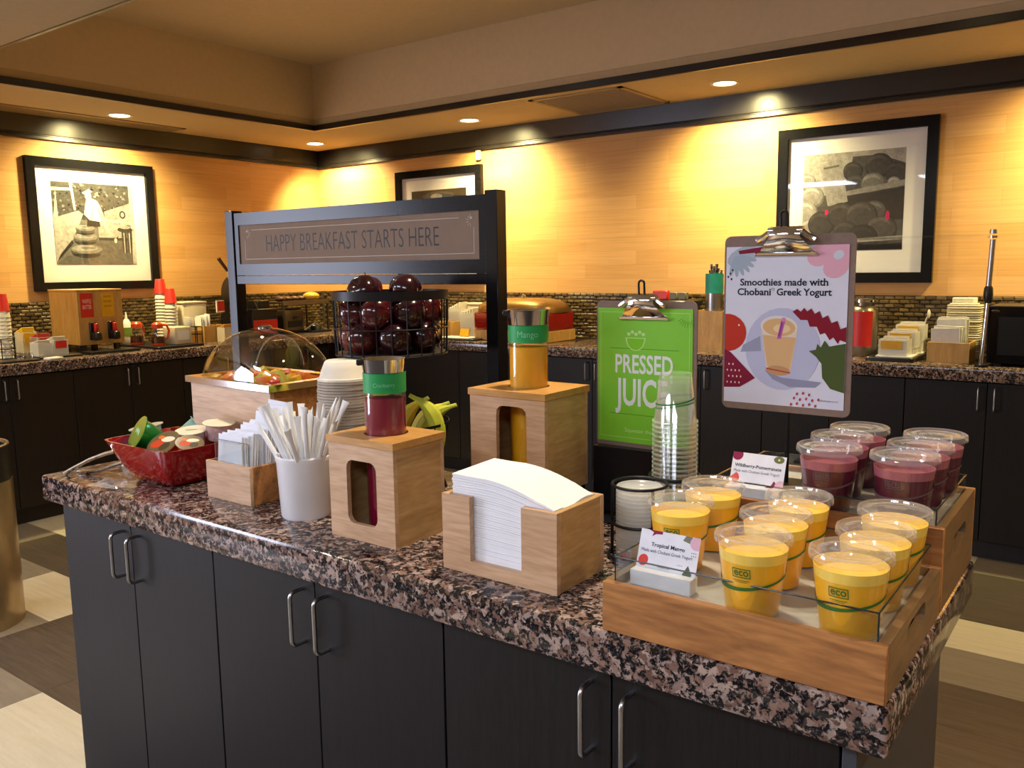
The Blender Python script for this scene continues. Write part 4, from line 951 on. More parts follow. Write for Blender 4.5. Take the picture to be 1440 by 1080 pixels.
# green "pressed juice" clipboard
gx0, gx1, gz0, gz1, gy = -0.889, -0.671, 1.066, 1.362, 1.495
GRN = plain('green_sheet', '#78c224', 0.5, var=0.03)
cb, sh = clipboard(gx0, gx1, gz0, gz1, gy, 'clipboard with a bright green sheet about pressed juice', (-0.885, 1.078, -0.679, 1.348), GRN)
p = Print(facing_front(-0.885, gy-0.0044, 1.078)); GP, GL = '#dde3dc', '#b8de8a'
p.text('PRESSED', 0.040, 0.142, 0.166, 0.037, GP, 0.018); p.text('JUICE', 0.040, 0.077, 0.155, 0.055, GP, 0.022)
p.text('Squeeze the day', 0.062, 0.022, 0.144, 0.008, GL)
p.frame(0.006, 0.010, 0.200, 0.262, 0.0008, GL)
for v in (0.190, 0.058): p.line((0.028, v), (0.178, v), 0.0009, '#3d7d10', False)
for k in range(9): a = 0.5+k*0.26; p.line((0.196-0.012*math.cos(a), 0.258-0.012*math.sin(a)), (0.196-0.024*math.cos(a), 0.258-0.024*math.sin(a)), 0.0007, '#3d7d10')
p.poly([(0.085+0.022*math.cos(PI+PI*k/14), 0.212+0.026*math.sin(PI+PI*k/14)) for k in range(15)], GL); p.poly([(0.085+0.019*math.cos(PI+PI*k/14), 0.2105+0.023*math.sin(PI+PI*k/14)) for k in range(15)], '#78c224')
for k in range(5): p.poly(ell(0.070+0.008*k, 0.219+0.004*(k % 2), 0.004, 0.0036, 8), GL)
p.build('lettering', sh)
st = thing('sign_base', 'black block stand under the green clipboard', 'stand', (-0.795, gy, IT))
MB().box(-0.10, -0.055, 0, 0.085, 0.045, 0.016).build('base_plate', BLACKW, st, bevel=0.002)
MB().box(-0.088, -0.030, 0.016, 0.072, -0.004, 0.150).build('upright', BLACKW, st, bevel=0.002); MB().box(-0.088, 0.002, 0.016, 0.072, 0.030, 0.170).build('upright', BLACKW, st, bevel=0.002)
# smoothie clipboard
sx0_, sx1_, sz0, sz1, sy = -0.614, -0.387, 1.170, 1.480, 1.482
SHW = plain('lilac_white_sheet', '#cfd0de', 0.5, var=0.02)
cb, sh = clipboard(sx0_, sx1_, sz0, sz1, sy, 'clipboard with a floral sheet about smoothies made with yogurt', (-0.610, 1.182, -0.397, 1.461), SHW)
p = Print(facing_front(-0.610, sy-0.0044, 1.182)); SW, SHH = 0.213, 0.279
NAVY = '#1d2430'
def clipp(pts): return [(min(SW, max(0, a)), min(SHH, max(0, b))) for a, b in pts]
p.poly(clipp(ell(0.03, 0.262, 0.03, 0.016, 14, 0.4)), '#a4b0bd')
for k in range(6): a = -0.2-k*0.33; p.poly(clipp(ell(0.018+0.020*math.cos(a), 0.262+0.018*math.sin(a), 0.019, 0.0045, 10, a)), '#9aa9b8')
p.poly(clipp([(0.022, 0.272), (0.070, 0.279), (0.070, 0.270), (0.058, 0.262), (0.052, 0.268), (0.024, 0.266)]), '#7a1232')
for a, b in ((0.165, 0.262), (0.192, 0.242), (0.208, 0.268), (0.178, 0.275), (0.200, 0.255)): p.poly(clipp(ell(a, b, 0.022, 0.018, 16, 0.5)), '#d8a3b4')
p.poly(clipp(ell(0.196, 0.262, 0.009, 0.0075, 12, 0.4)), '#c9ccd6')
for a, b in ((0.008, 0.232), (0.010, 0.222), (0.004, 0.226), (0.012, 0.238)): p.poly(ell(a, b, 0.0016, 0.0022, 8), NAVY)
p.text('Smoothies made with', 0.0265, 0.211, 0.181, 0.0122, NAVY, 0.022, serif=True); p.text('Chobani', 0.022, 0.194, 0.083, 0.0122, NAVY, 0.022, serif=True); p.text('Greek Yogurt', 0.093, 0.194, 0.187, 0.0122, NAVY, 0.022, serif=True)
p.poly(ell(0.0865, 0.2045, 0.0024, 0.0024, 12), NAVY); p.poly(ell(0.0865, 0.2045, 0.0017, 0.0017, 12), '#cfd0de')
p.poly(ell(0.105, 0.100, 0.066, 0.072, 26), '#b3b6d0')
p.poly([(0.075, 0.062), (0.105, 0.050), (0.175, 0.046), (0.165, 0.036), (0.120, 0.034), (0.090, 0.046)], '#8b8da6'); p.poly([(0.035, 0.105), (0.066, 0.122), (0.068, 0.095), (0.030, 0.092)], '#9395ad')
p.poly(clipp(ell(0.004, 0.126, 0.036, 0.034, 22)), '#b5301f'); p.poly(ell(0.026, 0.140, 0.0015, 0.0018, 8), '#e9e2d8')
p.poly(clipp([(0, 0.096), (0.012, 0.090), (0.058, 0.046), (0.030, 0.028), (0, 0.026)]), '#7a1030')
for k in range(14): p.poly(ell(0.006+0.0075*(k % 4)+0.003*((k//4) % 2), 0.036+0.011*(k//4), 0.0013, 0.002, 8), '#e0cfc0')
ST = [(0.122, 0.166), (0.130, 0.171), (0.136, 0.166), (0.142, 0.173), (0.147, 0.167), (0.154, 0.172), (0.160, 0.163), (0.168, 0.168), (0.173, 0.156), (0.182, 0.161), (0.188, 0.148), (0.198, 0.152), (0.203, 0.138), (0.213, 0.142), (0.213, 0.116), (0.203, 0.120), (0.200, 0.113), (0.192, 0.124), (0.186, 0.119), (0.178, 0.131), (0.170, 0.128), (0.164, 0.141), (0.152, 0.141), (0.148, 0.152), (0.136, 0.152)]
p.poly(ST, '#7d0f24')
p.poly([(0.152, 0.099), (0.164, 0.102), (0.166, 0.112), (0.172, 0.106), (0.178, 0.118), (0.186, 0.108), (0.194, 0.110), (0.213, 0.114), (0.213, 0.030), (0.190, 0.036), (0.176, 0.054), (0.174, 0.078), (0.164, 0.090)], '#46552a')
p.poly([(0.0665, 0.142), (0.132, 0.138), (0.121, 0.058), (0.079, 0.064)], '#d9c7b2'); p.poly([(0.070, 0.124), (0.129, 0.121), (0.120, 0.064), (0.080, 0.069)], '#cfa877')
p.poly(ell(0.099, 0.140, 0.033, 0.0185, 24, -0.05), '#d6cfc9'); p.poly(ell(0.099, 0.138, 0.029, 0.0155, 24, -0.05), '#d0a874'); p.poly(ell(0.104, 0.136, 0.015, 0.008, 18), '#dfc39a')
p.poly(ell(0.0995, 0.062, 0.0215, 0.0085, 20, -0.05), '#b98d63'); p.poly([(0.078, 0.066), (0.121, 0.060), (0.121, 0.058), (0.078, 0.064)], '#a8302a')
p.poly([(0.096, 0.118), (0.103, 0.118), (0.110, 0.150), (0.103, 0.152)], '#b5569a'); p.poly([(0.098, 0.122), (0.101, 0.122), (0.106, 0.146), (0.103, 0.148)], '#7f3a86'); p.poly(ell(0.107, 0.152, 0.0042, 0.0036, 12), '#c784b4')
for k in range(13): p.poly(ell(0.124+0.0105*(k % 5)+0.005*(k//5), 0.004+0.0095*(k//5)+0.002*(k % 2), 0.0018, 0.0028, 8, -0.2), '#b3303f')
p.text('chobanifoodservice.com', 0.172, 0.013, 0.204, 0.0030, '#6a6f86')
p.build('lettering', sh)

# ---- smoothie trays
def tray(x0, x1, y0, y1, z0, z1, fl, guard, label, wdm, endm):
    t = 0.012; W, D, H = x1-x0, y1-y0, z1-z0
    tr = thing('smoothie_tray', label, 'tray', (x0, y0, z0), 0, 'wooden smoothie trays')
    MB().box(0, 0, 0, W, t, H).build('front_panel', wdm, tr, bevel=0.0012); MB().box(0, D-t, 0, W, D, H).build('back_panel', wdm, tr, bevel=0.0012)
    hz = H*0.62
    for x in (0, W-t): MB().holed(D-2*t, H, ((D-2*t)/2-0.055, hz-0.015, (D-2*t)/2+0.055, hz+0.015, 0.0145), t, 'x', Matrix.Translation((x, t, 0))).build('end_panel', endm, tr, smooth=False)
    MB().box(t, t, fl-z0-0.010, W-t, D-t, fl-z0).build('cooling_plate', plain('cooling_plate', '#bdbcb2', 0.35, 0.0, var=0.14, vscale=9), tr, smooth=False)
    gz = guard-z0; a = t+0.0015; q = 0.0026; f0 = fl-z0
    MB().box(a, a, f0, W-a, a+q, gz).box(a, D-a-q, f0, W-a, D-a, gz).box(a, a+q, f0, a+q, D-a-q, gz).box(W-a-q, a+q, f0, W-a, D-a-q, gz).build('acrylic_guard', ACRYL, tr, smooth=False)
    e = MB()
    for (p0, p1) in (((a, a, gz), (W-a, a, gz)), ((W-a, a, gz), (W-a, D-a, gz)), ((W-a, D-a, gz), (a, D-a, gz)), ((a, D-a, gz), (a, a, gz)), ((W-a, a, f0), (W-a, a, gz)), ((a, a, f0), (a, a, gz))):
        e.cyl(p0, p1, 0.0011, n=6)
    e.build('guard_edge', plain('acrylic_edge', (0.02, 0.03, 0.03), 0.1), tr)
    return tr
T1F, T2F = 0.978, 1.037
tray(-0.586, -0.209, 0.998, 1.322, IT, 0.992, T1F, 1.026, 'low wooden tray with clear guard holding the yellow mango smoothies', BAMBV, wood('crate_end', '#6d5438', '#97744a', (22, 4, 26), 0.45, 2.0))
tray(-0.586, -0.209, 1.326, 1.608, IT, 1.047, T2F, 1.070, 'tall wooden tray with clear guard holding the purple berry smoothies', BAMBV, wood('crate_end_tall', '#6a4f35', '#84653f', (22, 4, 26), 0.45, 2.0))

# ---- smoothie cups
def cup_r(z): return 0.0345+(0.0465-0.0345)*z/0.100
def make_cup(kind, label):
    c = thing('smoothie_cup', label, 'smoothie', (0, 0, 0), 0, 'mango smoothies' if kind == 'm' else 'berry smoothies')
    MB().lathe([(0, 0.003), (0.030, 0.003), (0.0335, 0.0), (0.0345, 0.001)] + [(cup_r(z), z) for z in (0.02, 0.05, 0.08, 0.098)] + [(0.0480, 0.0985), (0.0482, 0.1005), (0.0465, 0.101)], 44).build('cup', CLEAR, c)
    lv = 0.074 if kind == 'm' else 0.071
    liq = plain('mango_smoothie', '#f0b01c', 0.4, var=0.03, sss=0.15) if kind == 'm' else plain('berry_smoothie', '#4c1226', 0.35, var=0.05)
    top_ = plain('mango_froth', '#f3cd55', 0.5, var=0.04) if kind == 'm' else plain('berry_froth', '#93505c', 0.5, var=0.06)
    i = 0.0011
    MB().lathe([(0, 0.0045), (0.030, 0.0045), (0.0335, 0.003)] + [(cup_r(z)-i, z) for z in (0.02, 0.05, lv)] + [(0, lv)], 44).build('liquid', liq, c)
    MB().lathe([(cup_r(lv)-i, lv+0.0002), (cup_r(lv+0.014)-i, lv+0.014), (cup_r(lv+0.014)-i-0.0008, lv+0.014), (cup_r(lv)-i-0.004, lv+0.003), (0, lv+0.002)], 44).build('froth', top_, c)
    ld = MB().lathe([(0.0488, 0.0955), (0.0500, 0.0965), (0.0500, 0.1030), (0.0490, 0.1060), (0.0470, 0.1072), (0.0452, 0.1062), (0.0440, 0.1030), (0.0400, 0.1022), (0.0385, 0.1040), (0.0300, 0.1046), (0.0285, 0.1030), (0.0120, 0.1030), (0.0100, 0.1038), (0, 0.1038)], 48).build('lid', CLEARL, c)
    ink = plain('green_ink', '#356a22', 0.5) if kind == 'm' else plain('dull_green_ink', '#5a4448', 0.5)
    # painted band: a swoosh running right round the cup, thicker on one side
    mb = MB(); vs = []; fs = []; n = 60
    for k in range(n+1):
        a = 2*PI*k/n; zc = 0.050+0.0095*math.sin(a-0.7); th = 0.0018+0.0012*(1+math.sin(a-2.2))
        for s1 in (-1, 1): z_ = zc+s1*th; r = cup_r(z_)+0.0004; vs.append((r*math.cos(a), r*math.sin(a), z_))
    for k in range(n): fs.append((2*k, 2*k+2, 2*k+3, 2*k+1))
    mb.add(vs, fs); mb.build('stripe', ink, c, smooth=False)
    mb = MB(); A0 = -0.62
    def wrap(u, v): z_ = 0.0575+v; r = cup_r(z_)+0.0006; a = A0+u/r; return (r*math.cos(a), r*math.sin(a), z_)
    bw, bh = 0.024, 0.0125
    def strip(u0, v0, u1, v1):
        m = 6; vv = []; ff = []
        for k in range(m+1): u = u0+(u1-u0)*k/m; vv += [wrap(u, v0), wrap(u, v1)]
        for k in range(m): ff.append((2*k, 2*k+2, 2*k+3, 2*k+1))
        mb.add(vv, ff)
    strip(0, 0, bw, 0.0012); strip(0, bh-0.0012, bw, bh); strip(0, 0, 0.0012, bh); strip(bw-0.0012, 0, bw, bh)
    tm = text_mesh('eco', 0.02); kx = (bw-0.005)/(tm[3]-tm[2]); ky = (bh-0.005)/(tm[5]-tm[4])
    mb.add([wrap(0.0025+(x-tm[2])*kx, 0.0025+(y-tm[4])*ky) for x, y in tm[0]], tm[1])
    strip(0.001, -0.004, bw-0.002, -0.0032); strip(0.003, -0.0062, bw-0.005, -0.0056)
    mb.build('mark', ink, c, smooth=False)
    return c
XS = (-0.265, -0.394, -0.540)
spots = [(-0.266, 1.050, 'yellow mango smoothie at the tray corner nearest the end of the counter'), (-0.388, 1.048, 'yellow mango smoothie at the near edge of the tray, facing the lettered card'), (-0.398, 1.160, 'yellow mango smoothie in the middle row behind the one facing the card'), (-0.400, 1.266, 'yellow mango smoothie in the last row, in front of the pink-print card'),
         (-0.536, 1.262, 'yellow mango smoothie in the last row beside the stacked lids'), (-0.540, 1.150, 'yellow mango smoothie right behind the tropical mango card'), (-0.264, 1.158, 'yellow mango smoothie in the middle of the row by the tray handle'), (-0.264, 1.266, 'yellow mango smoothie at the back of the row by the tray handle')]
m0 = None
rc_ = random.Random(9)
for x, y, l in spots:
    rz = math.atan2(-y, -x)+rc_.uniform(-0.15, 0.25)
    if m0 is None: m0 = make_cup('m', l); m0.location = (x, y, T1F); m0.rotation_euler = (0, 0, rz)
    else: dup(m0, (x, y, T1F), rz, l)
b0 = None
for x, y, l in ((-0.388, 1.372, 'purple berry smoothie nearest the yellow ones, below the clipboard'), (-0.396, 1.470, 'purple berry smoothie in the middle of the row below the clipboard'), (-0.390, 1.561, 'purple berry smoothie at the far end of the row below the clipboard'),
                (-0.276, 1.373, 'purple berry smoothie nearest the yellow ones, by the tall tray handle'), (-0.272, 1.464, 'purple berry smoothie in the middle of the row by the tall tray handle'), (-0.268, 1.562, 'purple berry smoothie at the far back corner of the tall tray')):
    rz = math.atan2(-y, -x)+rc_.uniform(-0.15, 0.25)
    if b0 is None: b0 = make_cup('b', l); b0.location = (x, y, T2F); b0.rotation_euler = (0, 0, rz)
    else: dup(b0, (x, y, T2F), rz, l)

# ---- flavour cards in white holders
def flavour(x0, y0, z0, w, lines, art, label):
    fcd = thing('flavour_card', label, 'sign card', (x0, y0, z0), 0, 'flavour cards')
    MB().box(0, 0, 0, w, 0.024, 0.023).build('holder', plain('white_acrylic', (0.80, 0.80, 0.84), 0.3), fcd, bevel=0.001)
    Mx = Matrix.Translation((0.001, 0.012, 0.012)) @ Matrix.Rotation(-0.34, 4, 'X')
    cw, ch = w-0.001, 0.066
    cd = MB().box(0, 0, 0, cw, 0.0008, ch, Mx).build('card', plain('card_stock', (0.78, 0.78, 0.82), 0.45), fcd, smooth=False)
    p = Print(lambda u, v, d: Mx @ Vector((u, -0.0001-d, v))); art(p, cw, ch); lines(p); p.build('lettering', cd)
def art1(p, w, h):
    p.poly([(0.012, h), (0.020, h-0.003), (0.018, h-0.009), (0.024, h-0.005), (0.034, h-0.004), (0.034, h)], '#8c1742'); p.poly(ell(0.010, 0.022, 0.0075, 0.0085, 16, -0.5), '#d8433a')
    p.poly([(w-0.022, h), (w-0.012, h), (w-0.014, h-0.010), (w-0.026, h-0.007)], '#77796a'); p.poly(clip2(ell(w-0.004, h-0.008, 0.011, 0.010, 16), w, h), '#dcaebf')
    p.poly([(w-0.020, 0.013), (w-0.013, 0.026), (w-0.006, 0.014), (w-0.008, 0.009), (w-0.018, 0.009)], '#5a6650')
    for k in range(6): p.poly(ell(w-0.028+0.003*(k % 3), 0.018+0.006*(k//3), 0.0008, 0.0008, 6), '#c56b84'); p.poly(ell(w-0.010+0.003*(k % 3), 0.040+0.004*(k//3), 0.0008, 0.0008, 6), '#6d3a5a')
def clip2(pts, w, h): return [(min(w, max(0, a)), min(h, max(0, b))) for a, b in pts]
def lines1(p):
    p.text('Tropical Mango', 0.019, 0.0435, 0.071, 0.0056, NAVY, 0.018, serif=True); p.text('Made with Chobani Greek Yogurt', 0.005, 0.0345, 0.084, 0.0046, '#3a4254', 0.0); p.text('chobani.com', 0.033, 0.0150, 0.052, 0.0022, '#555b70')
def art2(p, w, h):
    p.poly(clip2(ell(0.008, h-0.004, 0.010, 0.010, 16), w, h), '#8c1742'); p.poly(clip2(ell(w-0.012, h-0.006, 0.009, 0.006, 14), w, h), '#6b6e3e'); p.poly(ell(w-0.012, h-0.006, 0.002, 0.002, 8), '#d9d39b')
    p.poly(clip2([(0, 0.022)]+[(0.006+0.010*math.cos(a), 0.022+0.010*math.sin(a)) for a in [1.2-2.6*k/8 for k in range(9)]], w, h), '#dd5a4d')
    p.poly([(w-0.030, 0.012), (w-0.020, 0.016), (w-0.016, 0.024), (w-0.012, 0.020), (w-0.016, 0.012), (w-0.024, 0.010)], '#9b1b40'); p.poly(clip2(ell(w-0.004, 0.016, 0.010, 0.010, 14), w, h), '#e4bcc8')
def lines2(p):
    p.text('Wildberry-Pomegranate', 0.005, 0.0415, 0.086, 0.0056, NAVY, 0.018, serif=True); p.text('Made with Chobani Greek Yogurt', 0.005, 0.0325, 0.084, 0.0046, '#4a5164', 0.0); p.text('chobanifoodservice.com', 0.024, 0.0150, 0.062, 0.0020, '#555b70')
flavour(-0.566, 1.042, T1F, 0.093, lines1, art1, 'tropical mango card in a white holder on the low tray')
flavour(-0.552, 1.350, T2F, 0.093, lines2, art2, 'wildberry pomegranate card in a white holder on the tall tray')
rod = thing('clipboard_stand', 'thin black rod stand carrying the smoothie clipboard', 'stand', (-0.494, sy+0.006, T2F))
MB().box(-0.045, -0.035, 0, 0.045, 0.035, 0.006).build('base_plate', BLACKM, rod, bevel=0.001); MB().cyl((0, 0, 0.006), (0, 0, 0.40), 0.0042, n=10).build('rod', BLACKM, rod)
MB().box(-0.02, -0.004, 0.16, 0.02, -0.0055, 0.20).build('bracket', BLACKM, rod)

# ---- stacks of clear cups and lids in black wire holders
def holder(x, y, R, rings, zt, label):
    h = thing('wire_holder', label, 'holder', (x, y, IT), 0, 'black wire cup holders')
    for z_, r in rings: MB().ring((0, 0, z_), r, 0.0028, 40, 8).build('ring', BLACKM, h)
    for k in range(3): a = 2*PI*k/3+3.6; MB().cyl((R*math.cos(a), R*math.sin(a), 0.004), (R*math.cos(a), R*math.sin(a), zt), 0.003, n=8).build('upright', BLACKM, h)
    return h
holder(-0.688, 1.300, 0.0475, ((0.005, 0.054), (0.064, 0.0475), (0.132, 0.0475)), 0.132, 'black wire holder around the stack of clear lids')
holder(-0.672, 1.405, 0.0455, ((0.005, 0.052), (0.064, 0.0455), (0.128, 0.0455)), 0.128, 'black wire holder around the tall stack of clear cups')
lm_ = MB().lathe([(0.0405, 0), (0.0412, 0.001), (0.0412, 0.005), (0.0395, 0.0068), (0.0365, 0.0060), (0.034, 0.0040), (0, 0.0040)], 36).mesh('cup_lid', MILKY)
for k in range(17):
    tag(obj('cup_lid', lm_, None, (-0.688, 1.300, IT+0.009+k*0.0071)), 'clear plastic cup lid in the ringed stack beside the mango tray' if k < 16 else 'topmost clear plastic lid of the ringed stack', 'lid', 'stacked clear lids' if k < 16 else None)
CUPST = clear('stack_cup_plastic', base=0.012, edge=0.4, rough=0.1)
CUPRIM = clear('stack_rim_plastic', base=0.05, edge=0.5, rough=0.16, milk=0.22, milkc=(0.85, 0.9, 0.75))
rm1 = MB().lathe([(0.0395, -0.0005), (0.0410, 0), (0.0416, 0.0017), (0.0410, 0.0034), (0.0392, 0.0038)], 36).mesh('rim', CUPRIM)
cm1 = MB().lathe([(0.0395, 0.0015), (0.0385, 0.0035), (0.0290, 0.088), (0.0275, 0.090), (0, 0.090)], 36).mesh('body', CUPST)
cm2 = MB().lathe([(0.0395, 0.0015), (0.0385, 0.0035), (0.0290, 0.088), (0.0275, 0.090), (0, 0.090)], 36).mesh('body', clear('top_cup_plastic', base=0.07, edge=0.65, milk=0.06))
sm1 = MB()
vs = []; fs = []
for k in range(41):
    a = 2*PI*k/40; zc = 0.040+0.006*math.sin(a)
    for s1 in (-1, 1): z_ = zc+s1*0.0016; r = 0.0385-(z_-0.0035)*0.0095/0.0845+0.0004; vs.append((r*math.cos(a), r*math.sin(a), z_))
for k in range(40): fs.append((2*k, 2*k+2, 2*k+3, 2*k+1))
sm1.add(vs, fs); sm1 = sm1.mesh('stripe', plain('cup_green_ink', '#2f7d2a', 0.5), smooth=False)
for k in range(27):
    zz = IT+0.007+k*0.0085
    c = thing('clear_cup', 'topmost clear cup of the tall upside-down stack' if k == 26 else 'clear plastic cup in the tall upside-down stack', 'cup', (-0.672, 1.405, zz), k*0.7, None if k == 26 else 'stacked clear cups')
    obj('rim', rm1, c); obj('body', cm1 if k < 24 else cm2, c); obj('stripe', sm1, c) if k in (26, 25) else None

# ================================================================== ON THE SIDE COUNTER (along the side wall)
YEL = plain('yellow_label', '#d9a413', 0.5); ORANGE = plain('orange_plastic', '#d8491c', 0.35); BAMBD = wood('warm_ply', '#b08646', '#cda25c', (24, 24, 4), 0.45)
# waffle batter dispenser: front faces +X
dx0, dx1, dy0, dy1, dz0, dz1 = -5.655, -5.300, 2.656, 2.944, 0.985, 1.330
wd = thing('batter_dispenser', 'pale wooden waffle batter dispenser with two black taps', 'dispenser', (dx0, dy0, CT))
MB().box(0, 0, dz0-CT, dx1-dx0, dy1-dy0, dz1-CT-0.012).build('body', BAMBD, wd, bevel=0.002)
MB().box(-0.004, -0.004, dz1-CT-0.0115, dx1-dx0+0.004, dy1-dy0+0.004, dz1-CT).build('lid', wood('warm_ply_lid', '#b98a4c', '#d6a863', (4, 24, 24), 0.4), wd, bevel=0.002)
for a, b in ((0.02, 0.02), (0.02, dy1-dy0-0.05), (dx1-dx0-0.05, 0.02), (dx1-dx0-0.05, dy1-dy0-0.05)): MB().box(a, b, 0, a+0.03, b+0.03, dz0-CT).build('foot', BLACKP, wd)
W_ = dy1-dy0; fx = dx1-dx0
MB().box(fx, 0.0, 0.205, fx+0.004, W_, 0.213).build('face_rail', BAMBD, wd)
for k, (m, y0, y1) in enumerate(((RED, 0.018, 0.098), (YEL, 0.150, 0.232))):
    s_ = MB().box(fx, y0, 0.222, fx+0.004, y1, 0.372).build('flavour_plate', m, wd, bevel=0.001)
    p = Print(lambda u, v, d, y0=y0: (fx+0.0044+d, y0+u, 0.222+v))
    if k == 0: p.text('WAFFLE', 0.012, 0.088, 0.068, 0.026, '#e9cfc4', 0.01); p.text('BATTER', 0.012, 0.052, 0.068, 0.026, '#e9cfc4', 0.01)
    else:
        for q in range(3): p.rect(0.016, 0.06+0.03*q, 0.066, 0.072+0.03*q, '#b98d1c')
    p.build('lettering', s_)
for y in (0.085, 0.205):
    t_ = MB().box(fx, y-0.024, 0.080, fx+0.016, y+0.024, 0.190).build('tap', BLACKP, wd, bevel=0.003)
    MB().box(fx+0.016, y-0.020, 0.080, fx+0.075, y+0.020, 0.130).build('spout', BLACKP, t_, bevel=0.006)
    MB().box(fx+0.030, y-0.010, 0.130, fx+0.055, y+0.010, 0.185).build('lever', RED, t_, bevel=0.004)
tag(MB().box(-5.66, 2.645, CT, -5.225, 2.955, CT+0.012).build('drip_tray', BLACKP, loc=(0, 0, 0)) if False else MB().prism(rrect(-5.285, 2.64, -5.150, 2.97, 0.02), CT, CT+0.016).build('drip_tray', BLACKP), 'low black drip tray in front of the batter dispenser', 'tray')
# packet bins on a black tray
def bin_box(x, y, z, w, d, h, label, name, mat_, cards, lab, group, rz=0.0):
    b = thing(name, label, 'bin', (x, y, z), rz, group)
    t = 0.003
    MB().box(0, 0, 0, w, d, t).box(0, 0, t, w, t, h).box(0, d-t, t, w, d, h).box(0, t, t, t, d-t, h).box(w-t, t, t, w, d-t, h).build('bin', mat_, b, smooth=False)
    for k in range(5):
        f = k/4; MB().box(0.008+(w-0.034)*f, 0.006, t, 0.016+(w-0.034)*f, d-0.006, h*(1.05+0.18*f)).build('packet', cards, b, bevel=0.0015)
    if lab:
        l = MB().box(w, d*0.12, h*0.45, w+0.002, d*0.88, h*0.95).build('label', lab, b)
    return b
tag(MB().prism(rrect(-5.62, 2.33, -5.16, 2.60, 0.02), CT, CT+0.014).build('serving_tray', BLACKP, bevel=0.003), 'black tray of packet bins beside the batter dispenser', 'tray')
PKW = plain('packet_white', '#cdc7ba', 0.6); PKY = plain('packet_yellow', '#d8b21c', 0.6); PKR = plain('packet_red', '#c9402c', 0.6)
for x, y, h, c, l, lb in ((-5.29, 2.44, 0.105, PKW, RED, 'clear bin of white packets with a red label, at the front of the tray'), (-5.44, 2.42, 0.12, PKR, RED, 'clear bin of red packets in the middle of the tray'), (-5.59, 2.40, 0.15, PKY, YEL, 'clear bin of yellow packets at the back of the tray'), (-5.29, 2.35, 0.09, PKW, None, 'small unlabelled bin of white packets at the tray edge')):
    bin_box(x, y, CT+0.0145, 0.105, 0.085, h*0.85, lb, 'packet_bin', MILKY, c, l, 'packet bins by the batter dispenser')
# stacks of paper cups with a red cup on top
PCW = plain('paper_cup_white', '#d2ccbe', 0.6)
def pc_mesh(m): return MB().lathe([(0.042, 0), (0.0425, 0.002), (0.0405, 0.005), (0.030, 0.098), (0.0285, 0.100), (0, 0.098)], 28).mesh('paper_cup', m)
pcw, pcr = pc_mesh(PCW), pc_mesh(RED)
def cup_stack(x, y, z, n, lw, lr, grp):
    for k in range(n):
        tag(obj('paper_cup', pcw, None, (x, y, z+k*0.022)), lw, 'cup', grp)
    tag(obj('paper_cup', pcr, None, (x, y, z+n*0.022+0.016)), lr, 'cup')
cup_stack(-5.40, 2.262, CT+0.002, 12, 'white paper cup in the stack at the edge of the picture', 'red paper cup topping the stack at the edge of the picture', 'cup stack at the edge')
h = thing('wire_rack', 'black wire rack around the cup stack at the edge of the picture', 'rack', (-5.40, 2.262, CT))
for z_ in (0.004, 0.06, 0.12): MB().ring((0, 0, z_), 0.052, 0.003, 28, 6).build('ring', BLACKM, h)
for k in range(4): a = PI/4+PI/2*k; MB().cyl((0.052*math.cos(a), 0.052*math.sin(a), 0.004), (0.052*math.cos(a), 0.052*math.sin(a), 0.12), 0.003, n=6).build('upright', BLACKM, h)
# little glass cruet tray at the counter edge
ct_ = thing('cruet_tray', 'small black tray with glass cruets at the counter edge', 'tray', (-5.16, 2.20, CT))
MB().prism(rrect(-0.06, -0.10, 0.07, 0.12, 0.02), 0, 0.010).build('tray', BLACKP, ct_)
for x, y in ((0.02, 0.03), (0.01, 0.085)): MB().lathe([(0, 0.010), (0.018, 0.010), (0.020, 0.016), (0.020, 0.040), (0.009, 0.052), (0.010, 0.058), (0, 0.058)], 20, (x, y, 0)).build('cruet', clear('cruet_glass', base=0.15, edge=0.8), ct_)
tag(MB().box(-0.03, -0.045, 0, 0.03, 0.045, 0.014).build('folded_napkin', WHITEP, loc=(-5.085, 2.385, CT), rot=(0, 0, 0.2), bevel=0.004), 'white folded napkin at the counter edge below the packet bins', 'napkin')
# syrup tray
tag(MB().prism(rrect(-5.60, 3.055, -5.10, 3.40, 0.02), CT, CT+0.016).build('serving_tray', BLACKP, bevel=0.003), 'black tray of syrup pitchers beside the batter dispenser taps', 'tray')
def syrup(x, y, label, flip):
    s_ = thing('syrup_pitcher', label, 'pitcher', (x, y, CT+0.0165), flip, 'syrup pitchers')
    MB().lathe([(0, 0), (0.042, 0), (0.046, 0.006), (0.046, 0.016)], 24).build('base', ORANGE, s_)
    MB().lathe([(0.0445, 0.016), (0.045, 0.05), (0.036, 0.095), (0.030, 0.115)], 24).build('jug', clear('jug_glass', base=0.08, edge=0.6), s_)
    MB().lathe([(0, 0.012), (0.042, 0.012), (0.042, 0.060), (0, 0.060)], 24).build('syrup', plain('maple_syrup', '#4a200c', 0.2), s_)
    MB().lathe([(0.031, 0.112), (0.036, 0.114), (0.034, 0.140), (0.022, 0.152), (0, 0.154)], 24).build('lid', ORANGE, s_)
    MB().tube([(0.030, 0, 0.135), (0.060, 0, 0.130), (0.072, 0, 0.095), (0.062, 0, 0.05), (0.045, 0, 0.035)], 0.0075, 8).build('handle', ORANGE, s_)
syrup(-5.23, 3.135, 'orange topped syrup pitcher at the front of the syrup tray', 1.2); syrup(-5.42, 3.10, 'orange topped syrup pitcher at the back of the syrup tray', 2.0)
sb_ = thing('sauce_bottle', 'white squeeze bottle with green label behind the syrup', 'bottle', (-5.56, 3.11, CT+0.0165))
